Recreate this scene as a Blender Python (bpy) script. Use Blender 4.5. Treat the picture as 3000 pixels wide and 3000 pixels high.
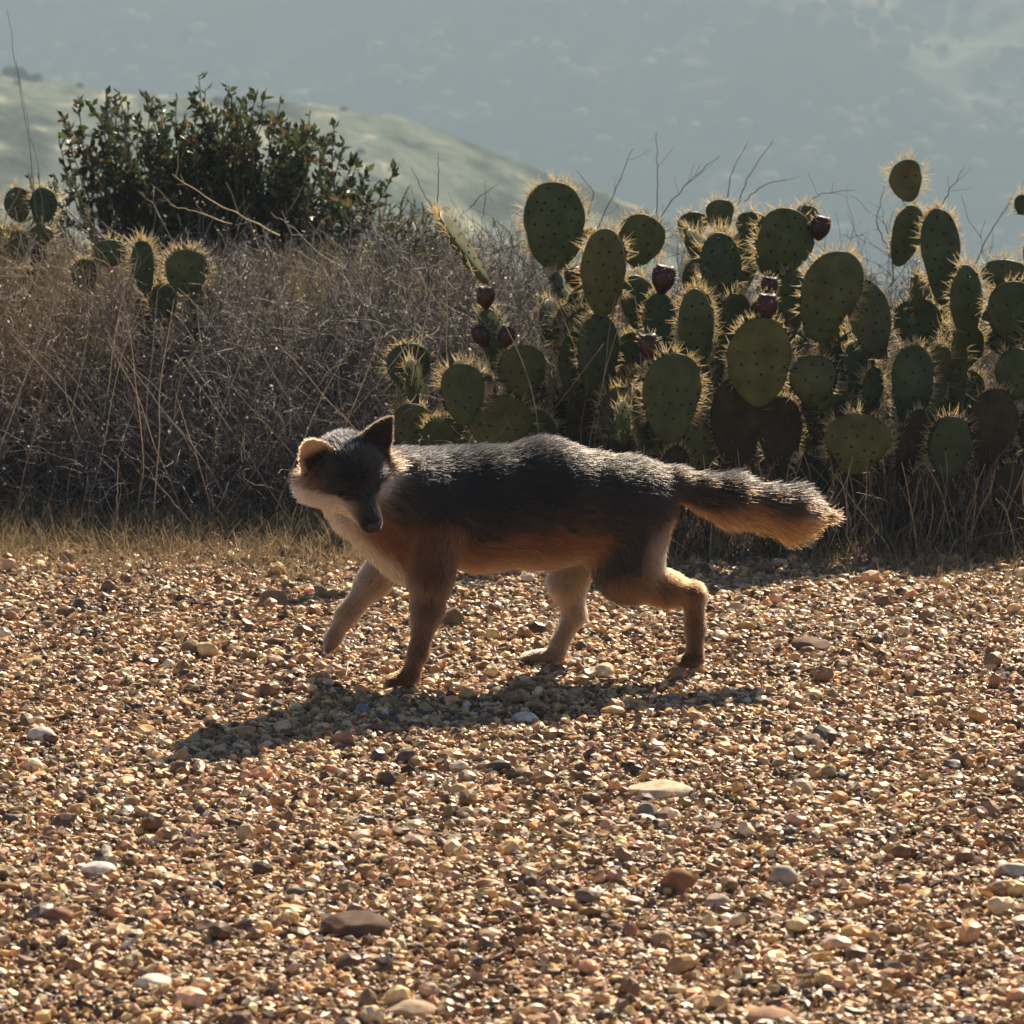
import bpy, math, random
import numpy as np
from mathutils import Vector

for o in list(bpy.data.objects):
    bpy.data.objects.remove(o)
S = bpy.context.scene
COL = S.collection
rng = np.random.default_rng(11)
random.seed(5)
R = math.radians

# ------------------------------------------------------------------ camera
CAM = np.array([0.0, -6.0, 1.15]); PITCH = R(8.24); FPX = 11180.0     # focal length in px of a 3000 px wide frame
cam_d = bpy.data.cameras.new('camera'); cam = bpy.data.objects.new('camera', cam_d); COL.objects.link(cam)
cam.location = CAM; cam.rotation_euler = (math.pi/2 - PITCH, 0, 0)
cam_d.sensor_width = 36; cam_d.lens = 36*FPX/3000; cam_d.clip_end = 6000; cam_d.clip_start = .05
cam_d.dof.use_dof = True; cam_d.dof.focus_distance = 6.1; cam_d.dof.aperture_fstop = 16
S.camera = cam
# ------------------------------------------------------------------ light
SUN = np.array([0.45, 1.12, 1.0]); SUN = SUN/np.linalg.norm(SUN)
W = bpy.data.worlds.new('World'); S.world = W; W.use_nodes = True
nt = W.node_tree; bg = nt.nodes['Background']; sky = nt.nodes.new('ShaderNodeTexSky')
sky.sky_type = 'NISHITA'; sky.sun_disc = False; sky.air_density = .6; sky.dust_density = .3; sky.altitude = 300
sky.sun_elevation = math.asin(SUN[2]); sky.sun_rotation = math.atan2(SUN[0], SUN[1])
nt.links.new(sky.outputs[0], bg.inputs[0]); bg.inputs[1].default_value = 0.05
sl = bpy.data.lights.new('sun', 'SUN'); so = bpy.data.objects.new('sun', sl); COL.objects.link(so)
sl.energy = 5.0; sl.angle = R(0.5); sl.color = (1.0, 0.82, 0.58)
so.rotation_euler = Vector(SUN).to_track_quat('Z', 'Y').to_euler(); so.location = (3, 6, 8)
S.view_settings.view_transform = 'Standard'; S.view_settings.look = 'None'
S.view_settings.gamma = 1; S.view_settings.exposure = 1.0; S.view_settings.use_curve_mapping = False
cy = S.cycles
cy.use_denoising = True; cy.max_bounces = 7; cy.diffuse_bounces = 2; cy.transmission_bounces = 6
cy.transparent_max_bounces = 8; cy.volume_bounces = 1; cy.glossy_bounces = 2; cy.use_adaptive_sampling = True
cy.adaptive_threshold = 0.02; cy.caustics_reflective = False; cy.caustics_refractive = False
S.render.engine = 'CYCLES'

# ------------------------------------------------------------------ helpers
def U(px, py, Y):
    """world point whose picture position is (px, py) and whose world Y is Y"""
    u = (px-1500)/FPX; v = -(py-1500)/FPX
    d = np.array([u, math.cos(PITCH)+v*math.sin(PITCH), -math.sin(PITCH)+v*math.cos(PITCH)])
    return CAM + d*((Y-CAM[1])/d[1])
def ppm(Y): return FPX/((Y-CAM[1])*1.012)                            # px per metre at depth Y

def tag(o, label=None, cat=None, group=None, kind=None):
    if label: o['label'] = label
    if cat: o['category'] = cat
    if group: o['group'] = group
    if kind: o['kind'] = kind
    return o
def empty(name, loc):
    o = bpy.data.objects.new(name, None); COL.objects.link(o); o.location = loc; o.empty_display_size = .05
    return o
def link(name, data, mat, parent=None, mats=None):
    o = bpy.data.objects.new(name, data); COL.objects.link(o)
    for m in (mats or [mat]): data.materials.append(m)
    if parent is not None:
        o.parent = parent
        o.location = -np.array(parent_world(parent))
    return o
def parent_world(p):
    v = np.array(p.location)
    while p.parent is not None:
        p = p.parent; v = v+np.array(p.location)
    return v
def mesh(name, V, F, smooth=True, col=None, matidx=None):
    """V (n,3), F (m,k) array"""
    V = np.asarray(V, np.float32); F = np.asarray(F, np.int32)
    m = bpy.data.meshes.new(name); k = F.shape[1]
    m.vertices.add(len(V)); m.vertices.foreach_set('co', V.ravel())
    m.loops.add(F.size); m.loops.foreach_set('vertex_index', F.ravel())
    m.polygons.add(len(F)); m.polygons.foreach_set('loop_start', np.arange(0, F.size, k, dtype=np.int32))
    try: m.polygons.foreach_set('loop_total', np.full(len(F), k, np.int32))
    except Exception: pass
    m.polygons.foreach_set('use_smooth', np.full(len(F), smooth, bool))
    if matidx is not None: m.polygons.foreach_set('material_index', np.asarray(matidx, np.int32))
    m.update(calc_edges=True); m.validate()
    if col is not None:
        a = m.attributes.new('col', 'FLOAT_COLOR', 'POINT')
        c = np.ones((len(V), 4), np.float32); c[:, :3] = col; a.data.foreach_set('color', c.ravel())
    return m
def curves(name, P, rad, col=None):
    """P (n,k,3), rad (n,k) , col (n,3)"""
    n, k = P.shape[:2]
    c = bpy.data.hair_curves.new(name); c.add_curves([k]*n)
    c.position_data.foreach_set('vector', np.ascontiguousarray(P, np.float32).ravel())
    a = c.attributes.get('radius') or c.attributes.new('radius', 'FLOAT', 'POINT')
    a.data.foreach_set('value', np.ascontiguousarray(rad, np.float32).ravel())
    if col is not None:
        a = c.attributes.new('col', 'FLOAT_COLOR', 'POINT')
        cc = np.ones((n, k, 4), np.float32); cc[:, :, :3] = col[:, None, :] if col.ndim == 2 else col
        a.data.foreach_set('color', cc.ravel())
    return c
def nrm(v): return v/np.maximum(np.linalg.norm(v, axis=-1, keepdims=True), 1e-9)

def noise2(x, y, s=0):                                               # smooth value noise, vectorised
    xi = np.floor(x).astype(np.int64); yi = np.floor(y).astype(np.int64); fx = x-xi; fy = y-yi
    fx = fx*fx*(3-2*fx); fy = fy*fy*(3-2*fy)
    def h(a, b):
        n = (a*374761393+b*668265263+s*974711) & 0x7fffffff
        n = ((n ^ (n >> 13))*1274126177) & 0x7fffffff
        return ((n ^ (n >> 16)) & 0xffff)/65535.0
    return (h(xi, yi)*(1-fx)+h(xi+1, yi)*fx)*(1-fy)+(h(xi, yi+1)*(1-fx)+h(xi+1, yi+1)*fx)*fy
def fbm(x, y, o=4, s=0):
    t = 0; a = .5
    for i in range(o): t = t+a*noise2(x*2**i+i*17.3, y*2**i-i*9.1, s+i); a *= .5
    return t
def sst(a, b, x):
    t = np.clip((x-a)/(b-a), 0, 1); return t*t*(3-2*t)

# ------------------------------------------------------------------ materials
def new_mat(name):
    m = bpy.data.materials.new(name); m.use_nodes = True; t = m.node_tree
    return m, t, t.nodes['Principled BSDF'], t.nodes['Material Output']
def attr_mat(name, rough=.8, spec=.3, trans=0.0, tint=(1, 1, 1), noise=0, nscale=200, bump=0):
    """colour from the 'col' attribute, optional translucency and fine mottling"""
    m, t, b, out = new_mat(name); N = t.nodes; L = t.links
    at = N.new('ShaderNodeAttribute'); at.attribute_name = 'col'; c = at.outputs['Color']
    if noise:
        nz = N.new('ShaderNodeTexNoise'); nz.inputs['Scale'].default_value = nscale; nz.inputs['Detail'].default_value = 4
        tc = N.new('ShaderNodeTexCoord'); L.new(tc.outputs['Object'], nz.inputs['Vector'])
        mr = N.new('ShaderNodeMapRange'); mr.inputs[3].default_value = 1-noise; mr.inputs[4].default_value = 1+noise
        mr.inputs[1].default_value = .3; mr.inputs[2].default_value = .7
        L.new(nz.outputs['Fac'], mr.inputs[0])
        mx = N.new('ShaderNodeVectorMath'); mx.operation = 'SCALE'; L.new(c, mx.inputs[0]); L.new(mr.outputs[0], mx.inputs['Scale'])
        c = mx.outputs[0]
        if bump:
            bp = N.new('ShaderNodeBump'); bp.inputs['Strength'].default_value = bump; bp.inputs['Distance'].default_value = .002
            L.new(nz.outputs['Fac'], bp.inputs['Height']); L.new(bp.outputs[0], b.inputs['Normal'])
    L.new(c, b.inputs['Base Color']); b.inputs['Roughness'].default_value = rough
    b.inputs['Specular IOR Level'].default_value = spec
    if trans:
        tr = N.new('ShaderNodeBsdfTranslucent'); L.new(c, tr.inputs['Color'])
        ms = N.new('ShaderNodeMixShader'); ms.inputs[0].default_value = trans
        L.new(b.outputs[0], ms.inputs[1]); L.new(tr.outputs[0], ms.inputs[2]); L.new(ms.outputs[0], out.inputs['Surface'])
    return m
def hair_mat(name, rough=.35, rrough=.5, ior=1.42):
    m, t, b, out = new_mat(name); N = t.nodes; L = t.links; N.remove(b)
    at = N.new('ShaderNodeAttribute'); at.attribute_name = 'col'
    h = N.new('ShaderNodeBsdfHairPrincipled'); h.parametrization = 'COLOR'
    L.new(at.outputs['Color'], h.inputs['Color']); h.inputs['Roughness'].default_value = rough; h.inputs['IOR'].default_value = ior
    h.inputs['Radial Roughness'].default_value = rrough
    L.new(h.outputs[0], out.inputs['Surface'])
    return m
def noise_mat(name, stops, scale=5, detail=8, rough=.9, bump=.3, bscale=60, bdist=.01, spec=.2):
    m, t, b, out = new_mat(name); N = t.nodes; L = t.links
    tc = N.new('ShaderNodeTexCoord'); nz = N.new('ShaderNodeTexNoise'); L.new(tc.outputs['Object'], nz.inputs['Vector'])
    nz.inputs['Scale'].default_value = scale; nz.inputs['Detail'].default_value = detail; nz.inputs['Roughness'].default_value = .65
    cr = N.new('ShaderNodeValToRGB'); L.new(nz.outputs['Fac'], cr.inputs[0])
    for i, (p, c) in enumerate(stops):
        e = cr.color_ramp.elements[i] if i < 2 else cr.color_ramp.elements.new(p)
        e.position = p; e.color = (*c, 1)
    L.new(cr.outputs[0], b.inputs['Base Color']); b.inputs['Roughness'].default_value = rough
    b.inputs['Specular IOR Level'].default_value = spec
    if bump:
        n2 = N.new('ShaderNodeTexNoise'); n2.inputs['Scale'].default_value = bscale; n2.inputs['Detail'].default_value = 6
        L.new(tc.outputs['Object'], n2.inputs['Vector'])
        bp = N.new('ShaderNodeBump'); bp.inputs['Strength'].default_value = bump; bp.inputs['Distance'].default_value = bdist
        L.new(n2.outputs['Fac'], bp.inputs['Height']); L.new(bp.outputs[0], b.inputs['Normal'])
    return m
# ------------------------------------------------------------------ land
def G(x, y):
    """height of the ground"""
    x = np.asarray(x, float); y = np.asarray(y, float)
    left = 1-sst(.0, .9, x)
    up = sst(1.4, 2.4, y)*(.08+.05*left)
    drop = -np.maximum(y-3.8, 0)*.42
    drop = np.where(y > 60, -(60-3.6)*.42-(y-60)*.25, drop)
    near = (fbm(x*2.2, y*2.2, 3, 3)-.45)*.03
    return up+drop+near*sst(30, 0, np.abs(y))
def grid(xs, ys, fz):
    X, Y = np.meshgrid(xs, ys); Z = fz(X, Y)
    V = np.stack([X, Y, Z], -1).reshape(-1, 3); nx = len(xs); ny = len(ys)
    i = np.arange((ny-1)*nx).reshape(ny-1, nx)[:, :-1].ravel()
    return V, np.stack([i, i+1, i+1+nx, i+nx], 1)
def spaced(a, b, fine, lo, hi, n):
    c = np.arange(a, b, fine); l = a-np.geomspace(fine, a-lo, n)[::-1]; r = b+np.geomspace(fine, hi-b, n)
    return np.unique(np.concatenate([l, c, r]))
V, F = grid(spaced(-2.2, 2.2, .03, -250, 250, 40), spaced(-3, 4, .03, -60, 130, 40), G)
dirt = noise_mat('dirt', [(.3, (.13, .075, .038)), (.7, (.34, .21, .11))], 14, bump=.8, bscale=180, bdist=.006)
tag(link('ground', mesh('ground', V, F), dirt), kind='structure')

# hills: pale grass, dark chaparral; on the valley side they also paint sun and shade
def hill_mat(name, bias):
    m, t, b, out = new_mat(name); N = t.nodes; L = t.links
    at = N.new('ShaderNodeAttribute'); at.attribute_name = 'col'
    L.new(at.outputs['Color'], b.inputs['Base Color']); b.inputs['Roughness'].default_value = 1; b.inputs['Specular IOR Level'].default_value = 0
    tc = N.new('ShaderNodeTexCoord'); n2 = N.new('ShaderNodeTexNoise'); n2.inputs['Scale'].default_value = bias
    n2.inputs['Detail'].default_value = 8; L.new(tc.outputs['Object'], n2.inputs['Vector'])
    bp = N.new('ShaderNodeBump'); bp.inputs['Strength'].default_value = .7; bp.inputs['Distance'].default_value = 1.5
    L.new(n2.outputs['Fac'], bp.inputs['Height']); L.new(bp.outputs[0], b.inputs['Normal'])
    return m
GRASS = np.array([.20, .235, .185]); CHAP_SHADE = np.array([.05, .06, .045])
# the spur on the left: crest through measured points, its near face falling towards us
cpx = np.array([-1500, -300, 0, 130, 400, 900, 1150, 1350, 1500, 1700, 1900, 2300, 3600])
cpy = np.array([150, 190, 205, 235, 275, 300, 340, 405, 470, 535, 620, 820, 1500])
YC = 260.0
cw = np.array([U(a, b, YC) for a, b in zip(cpx, cpy)])
def spur(X, Y):
    crest = np.interp(X, cw[:, 0], cw[:, 2])
    t = (YC-Y)
    z = np.where(t > 0, crest-t*.10-sst(0, 70, t)*2.0, crest+t*.5)
    z = z+(fbm(X*.12, Y*.06, 4, 9)-.47)*2.2*sst(0, 25, np.abs(t))+(fbm(X*.9, Y*.7, 3, 4)-.45)*.5
    return z
V, F = grid(np.linspace(-110, 95, 520), np.linspace(60, 330, 360), spur)
f1 = fbm(V[:, 0]*.10, V[:, 1]*.05, 5, 21); f2 = fbm(V[:, 0]*.5, V[:, 1]*.25, 4, 33)
g = sst(.40, .56, .6*f1+.4*f2+.03*sst(140, 60, V[:, 1]))[:, None]
bare = sst(.60, .66, f2)[:, None]*np.array([.25, .2, .13])
tag(link('hillside', mesh('hillside', V, F, col=CHAP_SHADE*(1-g)+GRASS*g+bare), hill_mat('hill_grass', .8)), kind='structure')
# the far side of the valley
def far(X, Y):
    z = -150+(Y-330)*.36; z = np.where(z > 10, 10+(z-10)*-.05, z)
    return z+(fbm(X*.006, Y*.004, 4, 2)-.5)*36+(fbm(X*.05, Y*.03, 4, 7)-.5)*18+X*.03
V, F = grid(np.linspace(-420, 420, 420), np.linspace(300, 1100, 420), far)
# diagonal edge of the grass, painting shaded valley side against sunlit slope
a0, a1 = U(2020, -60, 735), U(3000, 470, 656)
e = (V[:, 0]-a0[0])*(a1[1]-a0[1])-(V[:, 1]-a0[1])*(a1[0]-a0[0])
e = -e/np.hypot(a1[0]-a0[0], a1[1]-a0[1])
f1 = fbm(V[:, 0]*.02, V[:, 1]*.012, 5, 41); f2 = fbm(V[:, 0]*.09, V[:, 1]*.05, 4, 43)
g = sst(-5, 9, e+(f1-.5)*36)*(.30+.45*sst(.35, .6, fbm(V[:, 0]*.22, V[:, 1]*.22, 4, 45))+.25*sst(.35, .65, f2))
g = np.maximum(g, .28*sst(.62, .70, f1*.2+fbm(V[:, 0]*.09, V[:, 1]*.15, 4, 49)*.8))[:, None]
FAR_E = e
tag(link('valley_side', mesh('valley_side', V, F, col=CHAP_SHADE*.5*(1-g)+np.array([.50, .48, .34])*g), hill_mat('far_hill', .25)), kind='structure')  # dark tone stands in for valley shade, pale tone for the sunlit slope
FARZ = far
# distant bushes seen as small mounds on the hillsides
def icosphere(sub):
    t = (1+5**.5)/2
    v = [(-1, t, 0), (1, t, 0), (-1, -t, 0), (1, -t, 0), (0, -1, t), (0, 1, t), (0, -1, -t), (0, 1, -t), (t, 0, -1), (t, 0, 1), (-t, 0, -1), (-t, 0, 1)]
    f = [(0, 11, 5), (0, 5, 1), (0, 1, 7), (0, 7, 10), (0, 10, 11), (1, 5, 9), (5, 11, 4), (11, 10, 2), (10, 7, 6), (7, 1, 8), (3, 9, 4), (3, 4, 2), (3, 2, 6), (3, 6, 8), (3, 8, 9), (4, 9, 5), (2, 4, 11), (6, 2, 10), (8, 6, 7), (9, 8, 1)]
    v = [np.array(p, float)/np.linalg.norm(p) for p in v]
    for _ in range(sub):
        c = {}; nf = []
        def mid(a, b):
            k = (min(a, b), max(a, b))
            if k not in c: q = v[a]+v[b]; v.append(q/np.linalg.norm(q)); c[k] = len(v)-1
            return c[k]
        for a, b, d in f:
            x, y, z = mid(a, b), mid(b, d), mid(d, a); nf += [(a, x, z), (b, y, x), (d, z, y), (x, y, z)]
        f = nf
    return np.array(v), np.array(f)
ICO = [icosphere(i) for i in range(4)]
def lumps(n, sub, amp, variants=12):
    v, f = ICO[sub]
    out = []
    for k in range(variants):
        r = 1+amp*rng.normal(size=len(v))
        out.append(v*r[:, None])
    return np.array(out), f
def scatter_lumps(pos, scale, sub, amp, col, tilt=.9):
    vs, f = lumps(0, sub, amp); n = len(pos); k = rng.integers(0, len(vs), n)
    P = vs[k]*scale[:, None, :]
    a = rng.uniform(0, 2*np.pi, n); ca, sa = np.cos(a), np.sin(a)
    x = P[:, :, 0]*ca[:, None]-P[:, :, 1]*sa[:, None]; y = P[:, :, 0]*sa[:, None]+P[:, :, 1]*ca[:, None]
    b = rng.normal(0, tilt*.5, n); cb, sb = np.cos(b), np.sin(b); z = P[:, :, 2]
    y2 = y*cb[:, None]-z*sb[:, None]; z2 = y*sb[:, None]+z*cb[:, None]
    P = np.stack([x, y2, z2], -1)+pos[:, None, :]
    F = (f[None]+(np.arange(n)*vs.shape[1])[:, None, None]).reshape(-1, 3)
    return P.reshape(-1, 3), F, np.repeat(col, vs.shape[1], axis=0)
n = 900
x = rng.uniform(-90, 70, n); y = rng.uniform(90, 262, n); keep = fbm(x*.08, y*.05, 3, 77)+rng.uniform(0, .25, n) > .58
x, y = x[keep], y[keep]; s = rng.uniform(.12, .45, len(x))
p1 = np.stack([x, y, spur(x, y)+s*.3], -1); sc1 = np.stack([s, s, s*.8], -1)
xx = np.array([U(a, b, YC)[:1][0] for a, b in ((60, 185), (85, 190), (110, 195), (35, 180), (240, 245), (700, 280), (1010, 310))]); ss = np.array([.6, .35, .45, .5, .3, .25, .3])
p2 = np.stack([xx, np.full(len(xx), YC-1), spur(xx, np.full(len(xx), YC-1))+ss*.3], -1); sc2 = np.stack([ss, ss, ss*.8], -1)
n = 7000; x = rng.uniform(-200, 200, n); y = rng.uniform(500, 800, n); keep = fbm(x*.03, y*.03, 4, 71)+rng.uniform(-.1, .1, n) > .46
x, y = x[keep], y[keep]; s = rng.uniform(.5, 1.7, len(x))
p3 = np.stack([x, y, FARZ(x, y)+s*.3], -1); sc3 = np.stack([s*1.3, s*1.3, s*.9], -1)
nc = len(p1)+len(p2); C0 = np.tile([.13, .15, .10], (nc+len(p3), 1)); C0[nc:] = np.where(rng.uniform(size=(len(p3), 1)) < .3, [.30, .30, .22], [.05, .06, .045])
V, F, C = scatter_lumps(np.concatenate([p1, p2, p3]), np.concatenate([sc1, sc2, sc3]), 1, .12, C0, tilt=.2)
tag(link('distant_bushes', mesh('distant_bushes', V, F, col=C), attr_mat('distant_leaf', 1, 0)), 'scattered bushes dotting the hazy hillside far behind the shrub', 'bushes', kind='stuff')

# ------------------------------------------------------------------ gravel
GP = np.array([(.44, .29, .13), (.52, .38, .18), (.36, .22, .11), (.62, .48, .27), (.26, .16, .08), (.42, .28, .19), (.74, .62, .42), (.18, .11, .07), (.44, .25, .14), (.38, .26, .20)])
def in_view(x, y, m=.12):
    hw = 1500/FPX*(y+6.2)*1.02+m
    return (np.abs(x) < hw) & (y > -2.05-m)
def pebbles(n, med, sig, ylo, yhi, sub, amp, fade=True):
    x = rng.uniform(-2.0, 2.0, n); y = rng.uniform(ylo, yhi, n)
    k = in_view(x, y) | (rng.uniform(size=n) < .3)
    if fade: k &= rng.uniform(size=n) > .8*sst(1.1, 1.75, y+.8*(fbm(x*3, y*3, 3, 5)-.45))
    k &= (fbm(x*4+3, y*2.5, 3, 66) < .50) | (rng.uniform(size=n) < .5)
    x, y = x[k], y[k]; n = len(x)
    s = med*np.exp(rng.normal(0, sig, n)); s = np.minimum(s, med*2.6)
    sc = np.stack([s*rng.uniform(.8, 1.5, n), s*rng.uniform(.7, 1.2, n), s*rng.uniform(.45, 1.0, n)], -1)*.5
    pos = np.stack([x, y, G(x, y)+sc[:, 2]*rng.uniform(.2, 1.2, n)+rng.uniform(0, .0035, n)], -1)
    c = (GP[rng.integers(0, len(GP), n)]*(.35+1.85*rng.uniform(size=(n, 1))**1.5)*np.array([1, .91, .80])); c = c*np.minimum(1, .78/c.max(1, keepdims=True))*rng.uniform(.96, 1.04, (n, 3))
    w = rng.uniform(size=n) < .018; c[w] = np.array([.70, .62, .52])*rng.uniform(.8, 1.05, (w.sum(), 1))
    d = rng.uniform(size=n) < .06; c[d] = np.array([.10, .08, .07])
    return scatter_lumps(pos, sc, sub, amp, c)
A = pebbles(820000, .0059, .50, -2.55, 1.9, 0, .26)
B = pebbles(19000, .0122, .42, -2.55, 1.8, 1, .09)
V = np.concatenate([A[0], B[0]]); F = np.concatenate([A[1], B[1]+len(A[0])]); C = np.concatenate([A[2], B[2]])
stone_m = attr_mat('gravel_stone', .5, .5, noise=.25, nscale=120)
tag(link('gravel', mesh('gravel', V, F, smooth=False, col=C), stone_m), 'loose tan and brown gravel covering the open ground around the fox', 'gravel', kind='stuff')

# single stones one can point to: (px, py, width px, height px, colour, label)
STONES = [
 (1985, 2590, 105, 100, (.30, .14, .07), 'round rusty brown stone with shaded front, largest at lower right of centre'),
 (2100, 2645, 85, 60, (.46, .36, .31), 'pale pinkish stone just right of the round rusty brown stone'),
 (1935, 2315, 200, 60, (.70, .58, .42), 'long flat cream slab lying in gravel below the tail end of the shadow'),
 (2290, 2570, 95, 85, (.42, .38, .32), 'grey stone with dark underside, between rusty stone and right edge'),
 (1040, 2715, 210, 95, (.13, .075, .05), 'broad dark brown stone in the lower foreground gravel'),
 (290, 2550, 110, 55, (.80, .76, .70), 'chalk white stone at lower left among brown gravel'),
 (450, 2880, 130, 55, (.72, .66, .58), 'whitish flat stone close to the bottom edge at left'),
 (1940, 2755, 70, 60, (.48, .36, .22), 'small tan pebble standing below the round rusty brown stone'),
 (1200, 2960, 170, 60, (.45, .33, .24), 'flat buff stone cut by bottom edge, left of centre'),
 (2250, 2985, 170, 70, (.42, .24, .16), 'reddish tan stone cut by bottom edge, right of centre'),
 (2970, 2550, 110, 60, (.62, .56, .46), 'pale grey stone at the right edge of the gravel'),
 (170, 2690, 90, 70, (.26, .13, .09), 'dark reddish stone at lower left near the frame edge'),
 (120, 2155, 85, 55, (.74, .68, .60), 'white weathered stone at far left, level with the shadow'),
 (1895, 2380, 70, 60, (.30, .25, .22), 'dark rounded stone touching a small white chip below the cream slab'),
 (1955, 2385, 80, 35, (.78, .75, .68), 'small white chip beside the dark rounded stone below the cream slab'),
 (2370, 1890, 130, 50, (.16, .10, .07), 'low dark stone right of the hind paw'),
 (2380, 2175, 80, 55, (.50, .38, .30), 'rounded buff stone right of the end of the shadow'),
 (800, 1760, 85, 75, (.24, .17, .13), 'brown stone at the grass edge below the brush on the left'),
 (1325, 1815, 75, 80, (.22, .15, .11), 'upright dark stone on gravel between front and hind legs'),
 (1060, 2080, 50, 36, (.26, .27, .29), 'grey pebble inside the shadow below the front paw'),
 (1975, 2052, 46, 34, (.26, .26, .27), 'grey pebble inside the shadow below the hind paws'),
 (1540, 2105, 90, 40, (.72, .66, .58), 'pale stone lying on the sunlit lower edge of the shadow'),
]
def on_ground(px, py):
    """walk the view ray down to the ground"""
    lo, hi = -3.0, 3.0
    for _ in range(40):
        m = (lo+hi)/2; p = U(px, py, m)
        if p[2] > G(p[0], p[1]): lo = m
        else: hi = m
    return U(px, py, lo)
rock_m = attr_mat('rock', .8, .3, noise=.35, nscale=60, bump=.6)
for i, (px, py, w, h, c, lab) in enumerate(STONES):
    p = on_ground(px, py+h*.3); s = ppm(p[1]); v, f = ICO[3]
    ax = nrm(rng.normal(size=(9, 3))); cut = rng.uniform(.72, .95, 9)
    q = v.copy()
    for a, t in zip(ax, cut): d = q@a; q = q-np.maximum(d-t, 0)[:, None]*a
    q = q*(1+.05*(fbm(v[:, 0]*3+i, v[:, 1]*3+v[:, 2]*2, 3, i)-.5))[:, None]
    q = q*np.array([w/2, w/2*.8, h*.52])/s+np.array([p[0], p[1], p[2]+h*.28/s])
    m = mesh('stone', q, f, smooth=True, col=np.tile(c, (len(q), 1)))
    o = bpy.data.objects.new('stone', m); COL.objects.link(o); m.materials.append(rock_m)
    m.transform(__import__('mathutils').Matrix.Translation(-Vector(p))); o.location = p
    tag(o, lab, 'stone', 'larger stones lying in the gravel')
# ------------------------------------------------------------------ plants
def walk(P0, D0, L, k, wig, pull=(0, 0, 0)):
    n = len(P0); P = np.zeros((n, k, 3)); P[:, 0] = P0; d = nrm(D0)
    st = (np.broadcast_to(L, (n,))/(k-1))[:, None]
    for i in range(1, k):
        d = nrm(d+rng.normal(0, wig, (n, 3))+np.array(pull)); P[:, i] = P[:, i-1]+d*st
    return P
def sprout(P, n, L, k, spread, wig, pull=(0, 0, 0), lo=1):
    i = rng.integers(0, len(P), n); j = rng.integers(lo, P.shape[1], n)
    p = P[i, j]; d = nrm(P[i, j]-P[i, j-1]); return walk(p, d+rng.normal(0, spread, (n, 3)), L, k, wig, pull)
def resample(P, k):
    t = np.linspace(0, P.shape[1]-1, k); i = np.minimum(t.astype(int), P.shape[1]-2); f = (t-i)[None, :, None]
    return P[:, i]*(1-f)+P[:, i+1]*f
twig_m = attr_mat('twig', .5, .5, trans=.12)
grass_m = attr_mat('dry_blade', .6, .4, trans=.35)
leaf_m = attr_mat('leaf', .32, .5, trans=.38)
def leaves(pos, dirn, size, col, width=.42):
    """one folded leaf of four faces per point"""
    n = len(pos); d = nrm(dirn); s = nrm(np.cross(d, rng.normal(size=(n, 3)))); u = np.cross(s, d)
    L = size[:, None]; w = L*width
    a = pos; b = pos+d*L*.5+s*w*.5-u*w*.12; c = pos+d*L; e = pos+d*L*.5-s*w*.5-u*w*.12; m = pos+d*L*.5+u*w*.08
    V = np.stack([a, b, c, e, m], 1).reshape(-1, 3); i = np.arange(n)[:, None]*5
    F = np.concatenate([i+[0, 1, 4], i+[1, 2, 4], i+[2, 3, 4], i+[3, 0, 4]], 1).reshape(-1, 3)
    return V, F, np.repeat(col, 5, axis=0)

# --- dry brush: a thicket of bare twigs
EX = np.array([-2600, 0, 200, 350, 600, 900, 1150, 1400, 1600, 1800, 2200, 2600, 3000, 5500]); EG = np.array([680, 650, 590, 545, 545, 660, 650, 690, 720, 720, 720, 780, 780, 780]); EY = np.array([640, 640, 650, 690, 700, 690, 640, 650, 700, 680, 670, 750, 780, 780])
def env(x, y, EY=EY):                                                        # how high the thicket grows at a place
    yt = np.interp(x*FPX/(y+6.1)+1500, EX, EY)
    return CAM[2]-(y+6)*np.tan(PITCH-np.arctan((1500-yt)/FPX))
def brush_top(x, y):                                                  # target height above ground
    t = .30+.05*fbm(x*4, y*4, 2, 8)*2
    return t
def brush(x0, x1, y0, y1, nroot, h, name, label, pal, dens=1.0, hx=None):
    x = rng.uniform(x0, x1, nroot); y = y0+(y1-y0)*rng.uniform(0, 1, nroot)**1.2
    hh = h*(.6+.8*fbm(x*5, y*5, 2, 8))*(.22+.78*sst(y0, y0+.75, y))
    hh = np.minimum(hh*1.9, np.maximum(env(x, y)-G(x, y), .03)*rng.uniform(.45, .95, nroot))
    P0 = np.stack([x, y, G(x, y)-.01], -1); D = np.stack([rng.normal(0, .35, nroot), rng.normal(0, .35, nroot), np.ones(nroot)], -1)
    A = walk(P0, D, hh, 7, .22, (0, 0, .03))
    B = sprout(A, int(nroot*4*dens), rng.uniform(.06, .16, int(nroot*4*dens)), 6, .7, .2, (0, 0, .04), 2)
    n = int(nroot*12*dens); Cc = sprout(B, n, rng.uniform(.03, .11, n), 5, .8, .2)
    n2 = int(nroot*14*dens); D2 = sprout(Cc, n2, rng.uniform(.015, .05, n2), 4, .9, .22)
    allP = [resample(q, 5) for q in (A, B, Cc, D2)]; rr = [(.0017, .0009), (.0010, .0006), (.0007, .0004), (.0005, .0003)]
    P = np.concatenate(allP); rad = np.concatenate([np.tile(np.linspace(a, b, 5)*1.0, (len(q), 1)) for q, (a, b) in zip(allP, rr)])
    c = pal[rng.integers(0, len(pal), len(P))]*rng.uniform(.6, 1.4, (len(P), 1))
    return P, rad, c, Cc, D2
PALB = np.array([(.115, .102, .102), (.066, .060, .064), (.17, .152, .148), (.036, .033, .035), (.42, .38, .34)])
PALT = np.array([(.34, .25, .15), (.26, .19, .12), (.18, .13, .09), (.48, .36, .22)])
P, r_, c, Cc, D2 = brush(-1.75, .12, 1.62, 3.3, 2700, .33, '', '', PALB, 1.25)
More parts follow.
